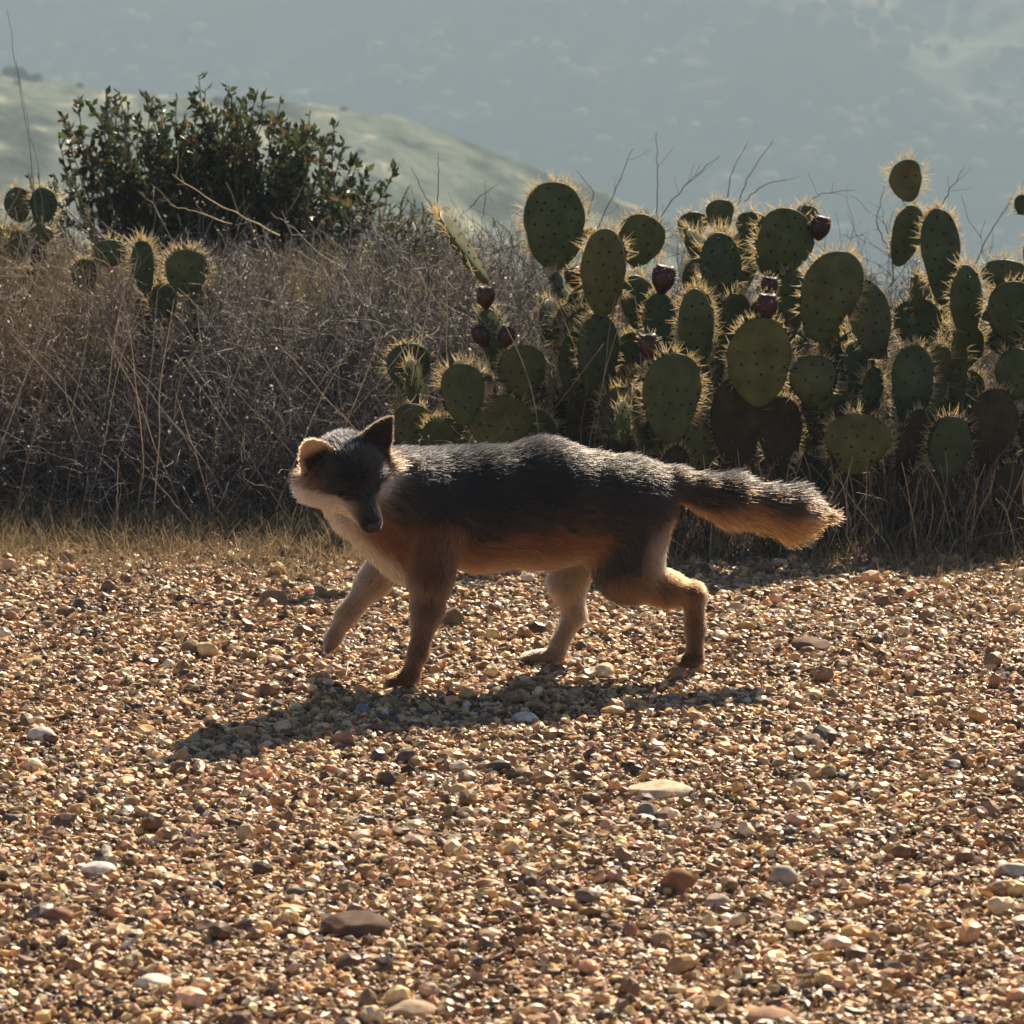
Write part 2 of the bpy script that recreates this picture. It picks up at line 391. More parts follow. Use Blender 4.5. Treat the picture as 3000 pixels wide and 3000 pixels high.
lf = .8*sst(-.6, -1.05, P[:, 0, 0]+rng.normal(0, .12, len(P)))[:, None]*sst(.1, .35, P[:, 0, 2])[:, None]
c = c*(1-lf)+PALT[rng.integers(0, 4, len(P))]*lf
br = link('dry_brush', curves('dry_brush', P, r_, c), twig_m); tag(br, 'dense thicket of bare brown twigs behind the fox, left of the cacti', 'brush', kind='stuff')
tips = np.concatenate([Cc[:, -1], D2[:, -1]]); tips = tips[rng.integers(0, len(tips), 34000)]
cl = PALB[rng.integers(0, 5, len(tips))]*rng.uniform(1, 3.6, (len(tips), 1))
V, F, C = leaves(tips, rng.normal(size=tips.shape), rng.uniform(.003, .009, len(tips)), cl, .7)
tag(link('dry_leaves', mesh('dry_leaves', V, F, smooth=False, col=C), attr_mat('dead_leaf', .5, .4, trans=.3)), 'tiny shrivelled leaves clinging to the bare twig thicket', 'dead leaves', kind='stuff')
n = 5200; x = rng.uniform(.0, 1.7, n); y = rng.uniform(1.22, 1.95, n)+.2*sst(.4, .0, x)
P0 = np.stack([x, y, G(x, y)-.01], -1); P = walk(P0, np.stack([rng.normal(0, .4, n), rng.normal(0, .3, n), np.ones(n)], -1), rng.uniform(.04, .24, n), 6, .16)
DP = np.array([(.12, .09, .07), (.07, .055, .045), (.20, .15, .11), (.42, .31, .20), (.05, .04, .035)])
tag(link('dead_stems', curves('dead_stems', P, np.tile(np.linspace(.0014, .0006, 6), (n, 1)), DP[rng.integers(0, 5, n)]*rng.uniform(.6, 1.3, (n, 1))), twig_m), 'dark dead stems and litter standing round the feet of the cacti', 'dead stems', kind='stuff')
P, r_, c, Cc, D2 = brush(.10, 1.8, 1.75, 3.2, 1200, .36, '', '', PALB, .9)
tag(link('dry_brush', curves('dry_brush', P, r_, c), twig_m), 'thin bare twigs tangled between and behind the prickly pears', 'brush', kind='stuff')

# --- long pale and dark stems running through the thicket
n = 420; x = rng.uniform(-1.5, .35, n); y = rng.uniform(1.5, 2.6, n); P0 = np.stack([x, y, G(x, y)], -1)
P = walk(P0, np.stack([rng.normal(0, .5, n), rng.normal(0, .3, n), np.ones(n)], -1), np.clip((env(x, y)-G(x, y))*rng.uniform(.5, 1.15, n), .05, .5), 8, .07)
DP = np.array([(.50, .42, .30), (.06, .05, .045), (.38, .33, .27), (.05, .04, .04), (.22, .17, .13)])
tag(link('dead_stems', curves('dead_stems', P, np.tile(np.linspace(.0014, .0005, 8), (n, 1)), DP[rng.integers(0, 5, n)]), twig_m), 'long straight dead stems rising through the twig thicket', 'dead stems', kind='stuff')
n = 2200; x = rng.uniform(-1.6, 1.6, n); y = 1.75-rng.gamma(1.6, .42, n); k = y > -2.2; x, y = x[k], y[k]; n = len(x); a = rng.uniform(0, 6.28, n)
P = walk(np.stack([x, y, G(x, y)+.008], -1), np.stack([np.cos(a), np.sin(a), rng.normal(.05, .12, n)], -1), rng.uniform(.012, .06, n), 4, .12)
tag(link('straw_litter', curves('straw_litter', P, np.tile([.0009, .0009, .0008, .0005], (n, 1)), np.array([(.55, .44, .28), (.42, .32, .2), (.2, .14, .1)])[rng.integers(0, 3, n)]), twig_m), 'bits of straw and twig lying on the gravel', 'straw', kind='stuff')

# --- dry grass
def grass(x, y, h, lean, pal, w=.0008, k=5):
    n = len(x); P0 = np.stack([x, y, G(x, y)-.005], -1)
    D = np.stack([rng.normal(0, lean, n), rng.normal(0, lean, n), np.ones(n)], -1)
    P = walk(P0, D, h, k, .16, (0, 0, -.10)); rad = w*rng.uniform(.6, 1.4, (n, 1))*np.linspace(1, .25, k)[None]
    return P, rad, pal[rng.integers(0, len(pal), n)]*rng.uniform(.6, 1.35, (n, 1))
PALG = np.array([(.42, .30, .17), (.34, .24, .14), (.50, .38, .23), (.26, .19, .12), (.30, .27, .14)])
n = 64000; x = rng.uniform(-1.8, 1.8, n); y = .70+rng.gamma(3.0, .22, n)-.14*sst(.0, .5, x); k = (y < 2.1) & (1.5*fbm(x*6, y*6, 3, 14)+.35*sst(.8, 1.4, y) > .70+.1*rng.normal(size=n)); x, y = x[k], y[k]
P, r_, c = grass(x, y, rng.uniform(.02, .085, len(x))*(.35+1.0*sst(.9, 1.6, y))*(.5+fbm(x*5, y*5, 2, 91)*1.1), .7, PALG, .0011)
tag(link('dry_grass', curves('dry_grass', P, r_, c), grass_m), 'short dry straw grass along the foot of the brush and cacti', 'grass', kind='stuff')
n = 10000; x = rng.uniform(-1.6, .25, n); y = .95+rng.gamma(3.2, .16, n); k = fbm(x*5, y*5, 3, 51)+.3*sst(1.0, 1.5, y) > .52+.08*rng.normal(size=n); x, y = x[k], y[k]
P, r_, c = grass(x, y, rng.uniform(.015, .055, len(x)), .9, np.array([(.46, .36, .25), (.38, .29, .20), (.54, .46, .34), (.26, .20, .15)]), .0011)
tag(link('dry_grass', curves('dry_grass', P, r_, c), grass_m), 'pale sunlit straw tufts thinning out onto the gravel at left', 'grass', kind='stuff')
n = 24000; x = rng.uniform(-1.1, -.15, n); y = rng.uniform(2.45, 3.3, n)
P, r_, c = grass(x, y, np.clip((env(x, y, EG)-G(x, y))*rng.uniform(.75, 1.15, n), .03, .4), .55, np.array([(.27, .23, .13), (.30, .25, .15), (.21, .19, .11), (.36, .30, .20)]), .0007, 7)
tag(link('dry_grass', curves('dry_grass', P, r_, c), grass_m), 'olive and golden dry grass mound in front of the evergreen shrub', 'grass', kind='stuff')

def stalk_obj(pts, r0, r1, col, name, label, cat, group=None, side=0, mat=None):
    """a single dead stem through measured points, with side twigs"""
    pts = np.array(pts); q = pts[None]; P = resample(q, 24); P[:, 1:-1] += rng.normal(0, .0015, (1, 22, 3))
    L = [resample(P, 12)]; Rd = [np.linspace(r0, r1, 12)[None]]
    if side:
        B = sprout(P, side, rng.uniform(.02, .07, side), 6, .55, .12, (0, 0, .05), 5); L.append(resample(B, 12)); Rd.append(np.tile(np.linspace(r1*.9, r1*.5, 12), (side, 1)))
    P = np.concatenate(L); rr = np.concatenate(Rd)
    o = link(name, curves(name, P, rr, np.tile(col, (len(P), 1))*rng.uniform(.8, 1.2, (len(P), 1))), mat or twig_m)
    return tag(o, label, cat, group)
ST = [(.16, .12, .11)]
stalk_obj([U(110, 640, 2.5), U(80, 380, 2.5), U(20, 30, 2.5)], .0010, .0005, (.12, .10, .09), 'grass_stalk', 'tallest dark leaning stalk at the far left, reaching the top edge', 'stalk')
stalk_obj([U(130, 640, 2.55), U(108, 480, 2.55), U(48, 180, 2.55)], .0009, .0004, (.12, .10, .09), 'grass_stalk', 'second thin stalk leaning beside the tallest stalk at far left', 'stalk')
stalk_obj([U(820, 690, 2.1), U(640, 600, 2.1), U(505, 510, 2.1)], .0016, .0006, (.55, .45, .26), 'straw_stem', 'pale straw stem fallen slantwise across the evergreen shrub base', 'stalk', side=5)
stalk_obj([U(680, 655, 2.1), U(560, 615, 2.1), U(500, 600, 2.1)], .0012, .0006, (.5, .42, .25), 'straw_stem', 'short golden stem crossing the olive grass mound', 'stalk', side=3)
stalk_obj([U(345, 1560, 1.45), U(342, 1450, 1.45), U(344, 1340, 1.45)], .0010, .0006, (.55, .45, .33), 'straw_stem', 'upright pale stem in front of the twig thicket at left', 'stalk', side=2)
stalk_obj([U(560, 1530, 1.45), U(470, 1430, 1.45), U(400, 1330, 1.45)], .0009, .0005, (.42, .34, .27), 'straw_stem', 'slanting pale stem in the thicket left of the head', 'stalk', side=2)
for pts, lab, sd in [
 ([(1740, 700), (1800, 560), (1855, 435)], 'forked bare stem rising behind the gap right of the tall left pad', 4),
 ([(1925, 640), (1926, 500), (1924, 385)], 'straight upright bare stem above the middle prickly pears', 1),
 ([(1930, 640), (2010, 540), (2110, 455)], 'bare branching stem leaning right above the middle prickly pears', 5),
 ([(2130, 600), (2140, 510), (2190, 415)], 'curved bare stem just above the small round pad', 0),
 ([(2160, 600), (2190, 520), (2265, 410)], 'long bare stem leaning right beside the curved stem', 0),
 ([(2180, 590), (2240, 540), (2300, 525)], 'low bare stem bending right over the pads', 1),
 ([(2340, 610), (2400, 570), (2505, 555)], 'low horizontal bare stem above the red fruit', 4),
 ([(2600, 730), (2565, 650), (2590, 545)], 'bent bare stem left of the topmost pad', 1),
 ([(2760, 600), (2790, 545), (2825, 490)], 'knobbly bare stem right of the topmost pad', 3),
 ([(2850, 790), (2905, 670), (2965, 590)], 'forked bare stem near the right edge', 4),
 ([(1283, 600), (1284, 520), (1284, 450)], 'single upright stem above the brush left of the slanting pad', 0),
 ([(1380, 610), (1400, 580), (1445, 548)], 'short stem leaning right above the brush near the slanting pad', 2),
 ([(1270, 620), (1240, 560), (1205, 490)], 'thin stem leaning left beside the shrub tip', 0),
 ([(1720, 640), (1740, 560), (1690, 500)], 'curved stem arching over the gap right of the tall left pad', 1)]:
    stalk_obj([U(a, b, 2.3) for a, b in pts], .0014, .0006, (.17, .13, .12), 'bare_stem', lab, 'stem', 'bare stems standing above the cacti', side=sd)

# --- leafy shrubs
def shrub(name, label, base, tips_w, nfill, leaf, cols, stemcol, spread, lpb=26, group=None, fruit=0):
    e = empty(name, base); tag(e, label, 'shrub', group)
    T = np.array(tips_w); k = 9; main = []
    i = rng.integers(0, len(T), nfill); f = rng.uniform(.25, .97, nfill)[:, None]
    c0 = np.array(base); extra = c0+(T[i]-c0)*f+rng.normal(0, spread, (nfill, 3))
    A = np.concatenate([T, extra]); n = len(A); t = np.linspace(0, 1, k)[None, :, None]
    b0 = c0+rng.normal(0, 1, (n, 3))*np.array([.10, .08, 0]); b0[:, 0] += (A[:, 0]-c0[0])*.45
    ctrl = b0+(A-b0)*.5; ctrl[:, 2] -= .02; ctrl[:, 0] += (A[:, 0]-b0[:, 0])*.25
    P = (1-t)**2*b0[:, None]+2*t*(1-t)*ctrl[:, None]+t*t*A[:, None]; P += rng.normal(0, .004, P.shape)
    link('stems', curves('stems', P, np.tile(np.linspace(.003, .0011, k), (n, 1)), np.tile(stemcol, (n, 1))), twig_m, e)
    tt = rng.uniform(.30, 1.0, (n, lpb))**.8; j = tt*(k-1); j0 = np.minimum(j.astype(int), k-2); fr = (j-j0)[..., None]
    ii = np.arange(n)[:, None]; pos = P[ii, j0]*(1-fr)+P[ii, j0+1]*fr; tan = nrm(P[ii, j0+1]-P[ii, j0])
    pos = pos.reshape(-1, 3); tan = tan.reshape(-1, 3); d = tan*.7+nrm(rng.normal(size=tan.shape))*.8
    s = leaf*rng.uniform(.6, 1.25, len(pos)); cc = cols[rng.integers(0, len(cols), len(pos))]*rng.uniform(.7, 1.3, (len(pos), 1))
    V, F, C = leaves(pos, d, s, cc, .5)
    link('foliage', mesh('foliage', V, F, smooth=False, col=C), leaf_m, e)
    return e
z3 = lambda a, b: (a*.621, 150+b*.621)
tz = [(275, 410), (300, 285), (370, 210), (430, 230), (560, 180), (690, 190), (760, 240), (820, 300), (945, 125), (915, 215), (1090, 165), (1160, 205), (1240, 200), (1322, 232),
      (1375, 340), (1440, 350), (1490, 350), (1560, 372), (1622, 412), (1685, 470), (1690, 590), (1860, 552), (510, 290), (640, 290), (1010, 250), (340, 350), (1280, 300), (1050, 240), (880, 330), (600, 260)]
TW = [U(*z3(a, b), 3.1+rng.uniform(-.18, .18)) for a, b in tz]
SG = np.array([(.045, .070, .026), (.028, .048, .024), (.075, .10, .035), (.10, .13, .045), (.045, .06, .035), (.16, .11, .05)])
shrub('evergreen_shrub', 'large dark green leathery leaved shrub above the brush at upper left', U(640, 880, 3.1), TW, 380, .026, SG, (.10, .07, .05), .032, 42)
TW = [U(a, b, 2.9+rng.uniform(-.1, .1)) for a, b in ((1090, 590), (1130, 560), (1180, 575), (1220, 590), (1260, 600), (1300, 610), (1060, 620), (1150, 600), (1330, 640))]
shrub('low_shrub', 'low yellow green bush right of the evergreen shrub', U(1190, 800, 2.9), TW, 90, .012, np.array([(.13, .15, .04), (.10, .13, .04), (.18, .18, .06)]), (.12, .09, .05), .03, 26)
TW = [U(a, b, 2.9) for a, b in ((90, 505), (140, 510), (165, 500), (185, 495), (200, 520), (210, 560))]
shrub('low_shrub', 'small dark leafy sprig left of the large evergreen shrub', U(190, 720, 2.9), TW, 16, .016, SG, (.10, .07, .05), .015, 14)
TW = [U(a, b, 2.3+rng.uniform(-.15, .15)) for a, b in ((60, 640), (160, 660), (250, 660), (320, 700), (210, 700), (120, 700), (400, 640), (440, 600))]

# --- prickly pears
def DY(Y, px=0): return (.38-.14*float(sst(1500, 2100, px))) if Y < 2.2 else .15
def pad_mat():
    m, t, b, out = new_mat('pad_skin'); N = t.nodes; L = t.links
    oi = N.new('ShaderNodeObjectInfo'); cr = N.new('ShaderNodeValToRGB'); L.new(oi.outputs['Random'], cr.inputs[0])
    cr.color_ramp.elements[0].color = (.055, .090, .035, 1); cr.color_ramp.elements[1].color = (.12, .135, .040, 1)
    e = cr.color_ramp.elements.new(.5); e.color = (.085, .115, .045, 1)
    tc = N.new('ShaderNodeTexCoord'); nz = N.new('ShaderNodeTexNoise'); nz.inputs['Scale'].default_value = 28; nz.inputs['Detail'].default_value = 6
    L.new(tc.outputs['Object'], nz.inputs['Vector'])
    mr = N.new('ShaderNodeMapRange'); mr.inputs[1].default_value = .3; mr.inputs[2].default_value = .72; mr.inputs[3].default_value = .7; mr.inputs[4].default_value = 1.35
    L.new(nz.outputs['Fac'], mr.inputs[0]); mx = N.new('ShaderNodeVectorMath'); mx.operation = 'SCALE'
    n3 = N.new('ShaderNodeTexNoise'); n3.inputs['Scale'].default_value = 17; n3.inputs['Detail'].default_value = 7; L.new(tc.outputs['Object'], n3.inputs['Vector'])
    m3 = N.new('ShaderNodeMapRange'); m3.inputs[1].default_value = .65; m3.inputs[2].default_value = .71; L.new(n3.outputs['Fac'], m3.inputs[0])
    mc = N.new('ShaderNodeMix'); mc.data_type = 'RGBA'; L.new(m3.outputs[0], mc.inputs['Factor']); L.new(cr.outputs[0], mc.inputs['A']); mc.inputs['B'].default_value = (.13, .10, .055, 1)
    L.new(mc.outputs['Result'], mx.inputs[0]); L.new(mr.outputs[0], mx.inputs['Scale']); L.new(mx.outputs[0], b.inputs['Base Color'])
    b.inputs['Roughness'].default_value = .55; b.inputs['Specular IOR Level'].default_value = .35
    bp = N.new('ShaderNodeBump'); bp.inputs['Strength'].default_value = .35; bp.inputs['Distance'].default_value = .003
    L.new(nz.outputs['Fac'], bp.inputs['Height']); L.new(bp.outputs[0], b.inputs['Normal'])
    tr = N.new('ShaderNodeBsdfTranslucent'); L.new(mx.outputs[0], tr.inputs[0]); ms = N.new('ShaderNodeMixShader'); ms.inputs[0].default_value = .3
    L.new(b.outputs[0], ms.inputs[1]); L.new(tr.outputs[0], ms.inputs[2]); L.new(ms.outputs[0], out.inputs['Surface'])
    return m
PADM = pad_mat()
OLDM = noise_mat('old_pad', [(.3, (.022, .024, .014)), (.7, (.07, .055, .034))], 30, bump=.6, bscale=90, bdist=.004)
AREO = noise_mat('areole', [(.3, (.012, .010, .006)), (.7, (.03, .022, .012))], 80, bump=0)
FRUITM = noise_mat('fruit_skin', [(.3, (.016, .005, .007)), (.7, (.05, .009, .012))], 40, rough=.45, bump=.2, bscale=60, bdist=.002, spec=.4)
SPM = attr_mat('spine', .4, .5, trans=.45)
SPC = np.array([(.80, .68, .38), (.72, .55, .25), (.85, .78, .58), (.62, .45, .22)])
def pad(plant, px, py, hw, hh, tilt=0, yaw=0, Y=1.3, old=False, spn=1.0, thick=.010):
    """an obovate flattened stem joint; hw, hh in px; tilt leans it right; yaw turns its face"""
    Y = Y+DY(Y, px); s = ppm(Y); c = U(px, py, Y); w = hw/s; h = hh/s
    if old: w *= rng.uniform(1, 1.25); h *= rng.uniform(1.0, 1.2); tilt += rng.normal(0, 12); yaw += rng.uniform(-20, 35); c = c+np.array([rng.normal(0, .016), 0, rng.normal(0, .02)])
    cyw = max(math.cos(R(yaw)), .15); 
    nu, nv = 26, 30
    t = np.linspace(0, 1, nu); th = np.linspace(0, 2*np.pi, nv, endpoint=False)
    z = -np.cos(t*np.pi)                                              # -1 base .. 1 top
    w *= 1.04; prof = np.sqrt(np.maximum(1-z*z, 0))*(1+.16*z-.03*(1-z)*(z < .0))
    wob = 1+rng.uniform(.02, .08)*np.sin(t*rng.uniform(5, 10)+rng.uniform(0, 6))+.02*np.sin(t*23+rng.uniform(0, 6)); skew = rng.uniform(-.14, .14)*w
    X = (prof*wob)[:, None]*np.cos(th)[None]*w*(1+.05*np.sin(th*2+rng.uniform(0, 6)))[None]+(skew*(z*z-.5))[:, None]*.8
    Yy = (prof**.6)[:, None]*np.sin(th)[None]*thick*(1.15-.3*z)[:, None]
    Z = np.repeat((z*h)[:, None], nv, 1)
    bend = rng.uniform(-.25, .25)*w
    Yy = Yy+bend*((X/w)**2-.4)*.3+rng.uniform(-.01, .01)*(Z/h)**2
    V = np.stack([X, Yy, Z], -1)
    def place(p):
        a = R(yaw); x = p[..., 0]*math.cos(a)-p[..., 1]*math.sin(a); y = p[..., 0]*math.sin(a)+p[..., 1]*math.cos(a)
        b = R(tilt); z_ = p[..., 2]; x2 = x*math.cos(b)+z_*math.sin(b); z2 = -x*math.sin(b)+z_*math.cos(b)
        return np.stack([x2, y, z2], -1)+c
    VV = V.reshape(-1, 3); F = []
    i = np.arange(nu-1)[:, None]*nv; j = np.arange(nv)[None]; j2 = (j+1) % nv
    F = np.stack([i+j, i+j2, i+nv+j2, i+nv+j], -1).reshape(-1, 4)
    # areoles: diagonal lattice on both faces and along the rim
    sp = rng.uniform(.024, .030); pts = []; nor = []
    for sd in (-1, 1):
        for a_ in np.arange(-h, h, sp):
            off = sp*.5*(round(a_/sp) % 2)
            for b_ in np.arange(-w, w, sp):
                zz = a_+rng.normal(0, .0035); xx = b_+off+rng.normal(0, .0035); zn = zz/h
                if abs(zn) > .93: continue
                pw = math.sqrt(1-zn*zn)*(1+.16*zn)*w
                if abs(xx) > pw*.86: continue
                th0 = math.acos(max(-1, min(1, xx/pw))); yy = (max(1-zn*zn, 0)**.3)*math.sin(th0)*thick*(1.15-.3*zn)*sd
                yy += bend*((xx/w)**2-.4)*.3
                pts.append((xx, yy, zz)); nor.append((0, sd, .25))
    nf = len(pts)
    for a_ in np.linspace(-.35, 1, max(int(22*hh/100), 8)):
        for sg in (-1, 1):
            zn = math.sin(a_*math.pi/2); pw = math.sqrt(max(1-zn*zn, 0))*(1+.16*zn)*w
            pts.append((sg*pw, bend*(min((pw/w)**2, 1)-.4)*.3, zn*h)); nor.append((sg*math.sqrt(max(1-zn*zn, .0)), 0, zn*.9+.1))
    pts = np.array(pts); nor = nrm(np.array(nor))
    # bumps for the face areoles
    bv, bf = ICO[0]; bs = .0032
    if nf and not old:
        bb = (bv[None]*np.array([bs, bs*.6, bs])+pts[:nf, None]).reshape(-1, 3)
        bq = (bf[None]+np.arange(nf)[:, None, None]*12).reshape(-1, 3)+len(VV)
    else: bb = np.zeros((0, 3)); bq = np.zeros((0, 3), int)
    allV = place(np.concatenate([VV, bb]))-np.array(parent_world(plant))
    m = bpy.data.meshes.new('pad')
    m.from_pydata(allV.tolist(), [], F.tolist()+bq.tolist())
    m.materials.append(OLDM if old else PADM); m.materials.append(AREO)
    mi = np.zeros(len(m.polygons), np.int32); mi[len(F):] = 1; m.polygons.foreach_set('material_index', mi)
    m.polygons.foreach_set('use_smooth', np.ones(len(mi), bool)); m.update()
    o = bpy.data.objects.new('pad', m); COL.objects.link(o); o.parent = plant
    if spn > 0:
        spn *= rng.uniform(.55, 1.3); keep = (rng.uniform(size=len(pts)) > .25); keep[:nf] = True; pts = pts[keep]; nor = nor[keep]
        rep = np.concatenate([np.repeat(np.arange(nf), 1), np.repeat(np.arange(nf, len(pts)), max(2, int(round(7.5*spn))))])
        p = pts[rep]; d = nrm(nor[rep]+rng.normal(0, .42, (len(rep), 3))); L = ((.007+.026*rng.uniform(size=len(rep))**1.6)*rng.uniform(.7, 1.15))[:, None]*(.75 if old else 1)*np.where(rep < nf, .45, 1)[:, None]
        q = np.stack([p, p+d*L*.5+rng.normal(0, .0007, p.shape), p+d*L], 1)
        q = place(q); k_ = rng.uniform(.7, 1.1, (len(rep), 1))*np.where(rep < nf, .35, 1)[:, None]
        so_ = link('spines', curves('spines', q, np.tile(np.array([.00055, .0004, .00015]), (len(q), 1)), SPC[rng.integers(0, 4, len(q))]*k_), SPM, plant)
        so_.parent = o; so_.location = -np.array(parent_world(plant))
    return o
def fruit(plant, px, py, r, tilt=0, Y=1.25, el=1.38):
    Y = Y+DY(Y, px); s = ppm(Y); c = U(px, py, Y)-np.array(parent_world(plant)); rr = r/s; v, f = ICO[2]
    q = v.copy(); q = q*np.array([1, 1, el])*rr; top = v[:, 2] > .75; q[:, 0:2] *= (.94+.12*v[:, 2:3]-.12*(v[:, 2:3] < -.5))
    q[top, 2] = (.82-.35*(v[top, 2]-.75)/.25)*el*rr*1.0                # sunken crown
    b = R(tilt); x = q[:, 0]*math.cos(b)+q[:, 2]*math.sin(b); z = -q[:, 0]*math.sin(b)+q[:, 2]*math.cos(b); q = np.stack([x, q[:, 1], z], -1)+c
    m = mesh('fruit', q, f); o = bpy.data.objects.new('fruit', m); COL.objects.link(o); m.materials.append(FRUITM); o.parent = plant
    n = 46; d = nrm(rng.normal(size=(n, 3))); d[:, 2] = np.abs(d[:, 2])*.8; d = nrm(d); p = c+d*rr*np.array([1, 1, el])*.98
    so_ = link('spines', curves('spines', np.stack([p, p+d*.004, p+d*.008], 1)+np.array(parent_world(plant)), np.tile([.0003, .0003, .0001], (n, 1)), np.tile((.8, .7, .5), (n, 1))), SPM, plant)
    so_.parent = o; so_.location = -np.array(parent_world(plant))
def plant(label, px, Y):
    Y = Y+DY(Y, px); p = U(px, 1400, Y); return tag(empty('prickly_pear', (p[0], Y, float(G(p[0], Y)))), label, 'cactus', 'prickly pear cacti along the edge of the gravel')
PL = [
 ('low prickly pear with dark fruits and a slanting edge on pad, nearest the fox head', 1400, 1.15,
  [(1356, 726, 75, 125, -34, 80, 1.08), (1530, 1088, 72, 78, 6, 20, 1.2), (1198, 1073, 62, 68, -8, 15, 1.35), (1354, 1155, 66, 92, -6, 25, 1.05), (1462, 1240, 92, 84, 4, 10, 1.15), (1300, 1300, 70, 80, 0, 20, 1.2), (1560, 1290, 70, 90, 8, 30, 1.2),
   (1400, 1440, 60, 110, 0, 20, 1.22, 1), (1520, 1440, 60, 110, 0, 20, 1.22, 1), (1450, 1000, 62, 105, -14, 55, 1.28)],
  [(1423, 868, 29, 0, 1.25), (1410, 980, 30, -20, 1.2), (1485, 984, 27, 15, 1.18)]),
 ('prickly pear whose tall broad speckled pad stands leftmost against the hills', 1700, 1.3,
  [(1624, 664, 88, 130, -3, 15, 1.45), (1654, 868, 60, 78, -26, 72, 1.42), (1770, 800, 68, 130, 2, 20, 1.3), (1752, 1045, 62, 130, 2, 25, 1.3), (1876, 705, 64, 78, 8, 15, 1.55), (1866, 885, 52, 80, -6, 30, 1.4),
   (1700, 1090, 62, 120, -8, 30, 1.35), (1640, 1240, 60, 110, 0, 30, 1.35, 1), (1760, 1280, 66, 120, 3, 20, 1.35, 1), (1740, 1450, 60, 110, 0, 20, 1.3, 1), (1640, 1440, 55, 100, 0, 40, 1.35, 1)],
  [(1680, 809, 27, -10, 1.33), (1700, 690, 20, 60, 1.5), (1735, 685, 18, -10, 1.5)]),
 ('prickly pear with one spiny oval pad topped by red fruit, above the fox rump', 1970, 1.1,
  [(1967, 1165, 84, 132, 4, 18, 1.05), (2037, 975, 66, 130, 0, 35, 1.3), (1935, 960, 60, 105, -4, 40, 1.38), (1825, 1238, 50, 66, -6, 68, 1.0), (1960, 1390, 66, 105, 2, 20, 1.12, 1), (1870, 1440, 60, 100, -5, 30, 1.15, 1), (2040, 1160, 55, 110, 5, 45, 1.3)],
  [(1900, 1011, 33, -8, 1.05), (1944, 814, 37, 8, 1.35)]),
 ('prickly pear in the middle of the clump with red fruits beside two broad upper pads', 2200, 1.4,
  [(2109, 632, 41, 48, 0, 15, 1.62), (2111, 793, 62, 112, -2, 25, 1.5), (2298, 708, 88, 98, 9, 15, 1.5), (2200, 662, 46, 42, 5, 20, 1.66), (2030, 660, 42, 40, -10, 20, 1.75), (2150, 960, 60, 100, 4, 35, 1.45),
   (2225, 1060, 88, 132, 3, 12, 1.2), (2320, 880, 60, 90, 0, 45, 1.5), (2150, 1285, 62, 112, -3, 30, 1.22, 1), (2260, 1300, 66, 115, 2, 20, 1.25, 1), (2180, 1470, 60, 110, 0, 20, 1.2, 1), (2300, 1470, 60, 100, 0, 35, 1.25, 1), (2360, 640, 40, 40, 20, 30, 1.66)],
  [(2404, 664, 31, 12, 1.5), (2248, 894, 33, 0, 1.2), (2254, 838, 27, 6, 1.35)]),
 ('prickly pear with two large arching pads leaning together over a small round pad', 2430, 1.25,
  [(2430, 868, 86, 138, 20, 18, 1.3), (2549, 935, 62, 122, -16, 25, 1.35), (2383, 1116, 70, 75, -4, 12, 1.22), (2556, 1135, 44, 60, 8, 45, 1.3), (2510, 1300, 90, 90, 3, 10, 1.1), (2440, 1010, 50, 90, 0, 45, 1.4), (2400, 1270, 66, 100, -4, 30, 1.3, 1), (2500, 1480, 66, 110, 0, 20, 1.15, 1), (2400, 1460, 60, 100, 0, 30, 1.25, 1)],
  []),
 ('tallest prickly pear at right topped by a small single round pad', 2700, 1.4,
  [(2655, 529, 48, 62, -3, 15, 1.55), (2657, 692, 56, 92, 14, 35, 1.55), (2756, 752, 60, 142, -5, 20, 1.48), (2833, 897, 52, 122, -2, 30, 1.4), (2673, 1128, 66, 118, 2, 20, 1.25), (2805, 1090, 46, 118, 0, 50, 1.4), (2740, 1110, 50, 100, 8, 40, 1.35), (2782, 1312, 66, 95, 4, 15, 1.15), (2660, 1340, 58, 100, 0, 30, 1.2, 1), (2660, 1500, 56, 100, 0, 20, 1.15, 1), (2780, 1490, 56, 100, 0, 20, 1.15, 1), (2700, 900, 46, 100, -6, 50, 1.55)],
  []),
 ('prickly pear cut by the right edge with overlapping dark pads', 2960, 1.35,
  [(2942, 812, 72, 52, 4, 15, 1.5), (2968, 915, 82, 92, 0, 20, 1.35), (2976, 1096, 62, 76, 3, 20, 1.25), (2996, 600, 24, 30, 0, 15, 1.65), (2910, 1290, 62, 95, -3, 30, 1.2, 1), (2930, 1480, 60, 110, 0, 20, 1.15, 1), (3070, 1020, 80, 120, 4, 20, 1.35), (3080, 1300, 80, 120, 0, 30, 1.3, 1), (3060, 760, 60, 90, 0, 15, 1.55), (3010, 1480, 60, 110, 0, 20, 1.25, 1)],
  []),
 ('small distant prickly pear with a pair of round pads at the far left edge', 80, 2.5,
  [(53, 600, 38, 52, -4, 15, 2.5), (127, 603, 38, 54, 6, 15, 2.5), (53, 722, 28, 46, 0, 25, 2.4), (2, 708, 22, 42, -4, 20, 2.4), (122, 690, 34, 30, 4, 20, 2.45), (60, 830, 40, 60, 0, 20, 2.45, 1), (120, 800, 36, 60, 0, 30, 2.45, 1)],
  []),
 ('half buried prickly pear with glowing yellow spines inside the twig thicket', 480, 1.75,
  [(419, 783, 40, 78, -4, 40, 1.72), (546, 796, 64, 66, 8, 20, 1.68), (320, 742, 50, 40, 0, 20, 1.85), (248, 808, 36, 50, -6, 30, 1.8), (480, 890, 44, 60, 0, 30, 1.76), (590, 880, 40, 55, 6, 40, 1.74), (430, 960, 44, 90, 0, 25, 1.8, 1), (560, 970, 44, 90, 0, 25, 1.8, 1)],
  []),
]
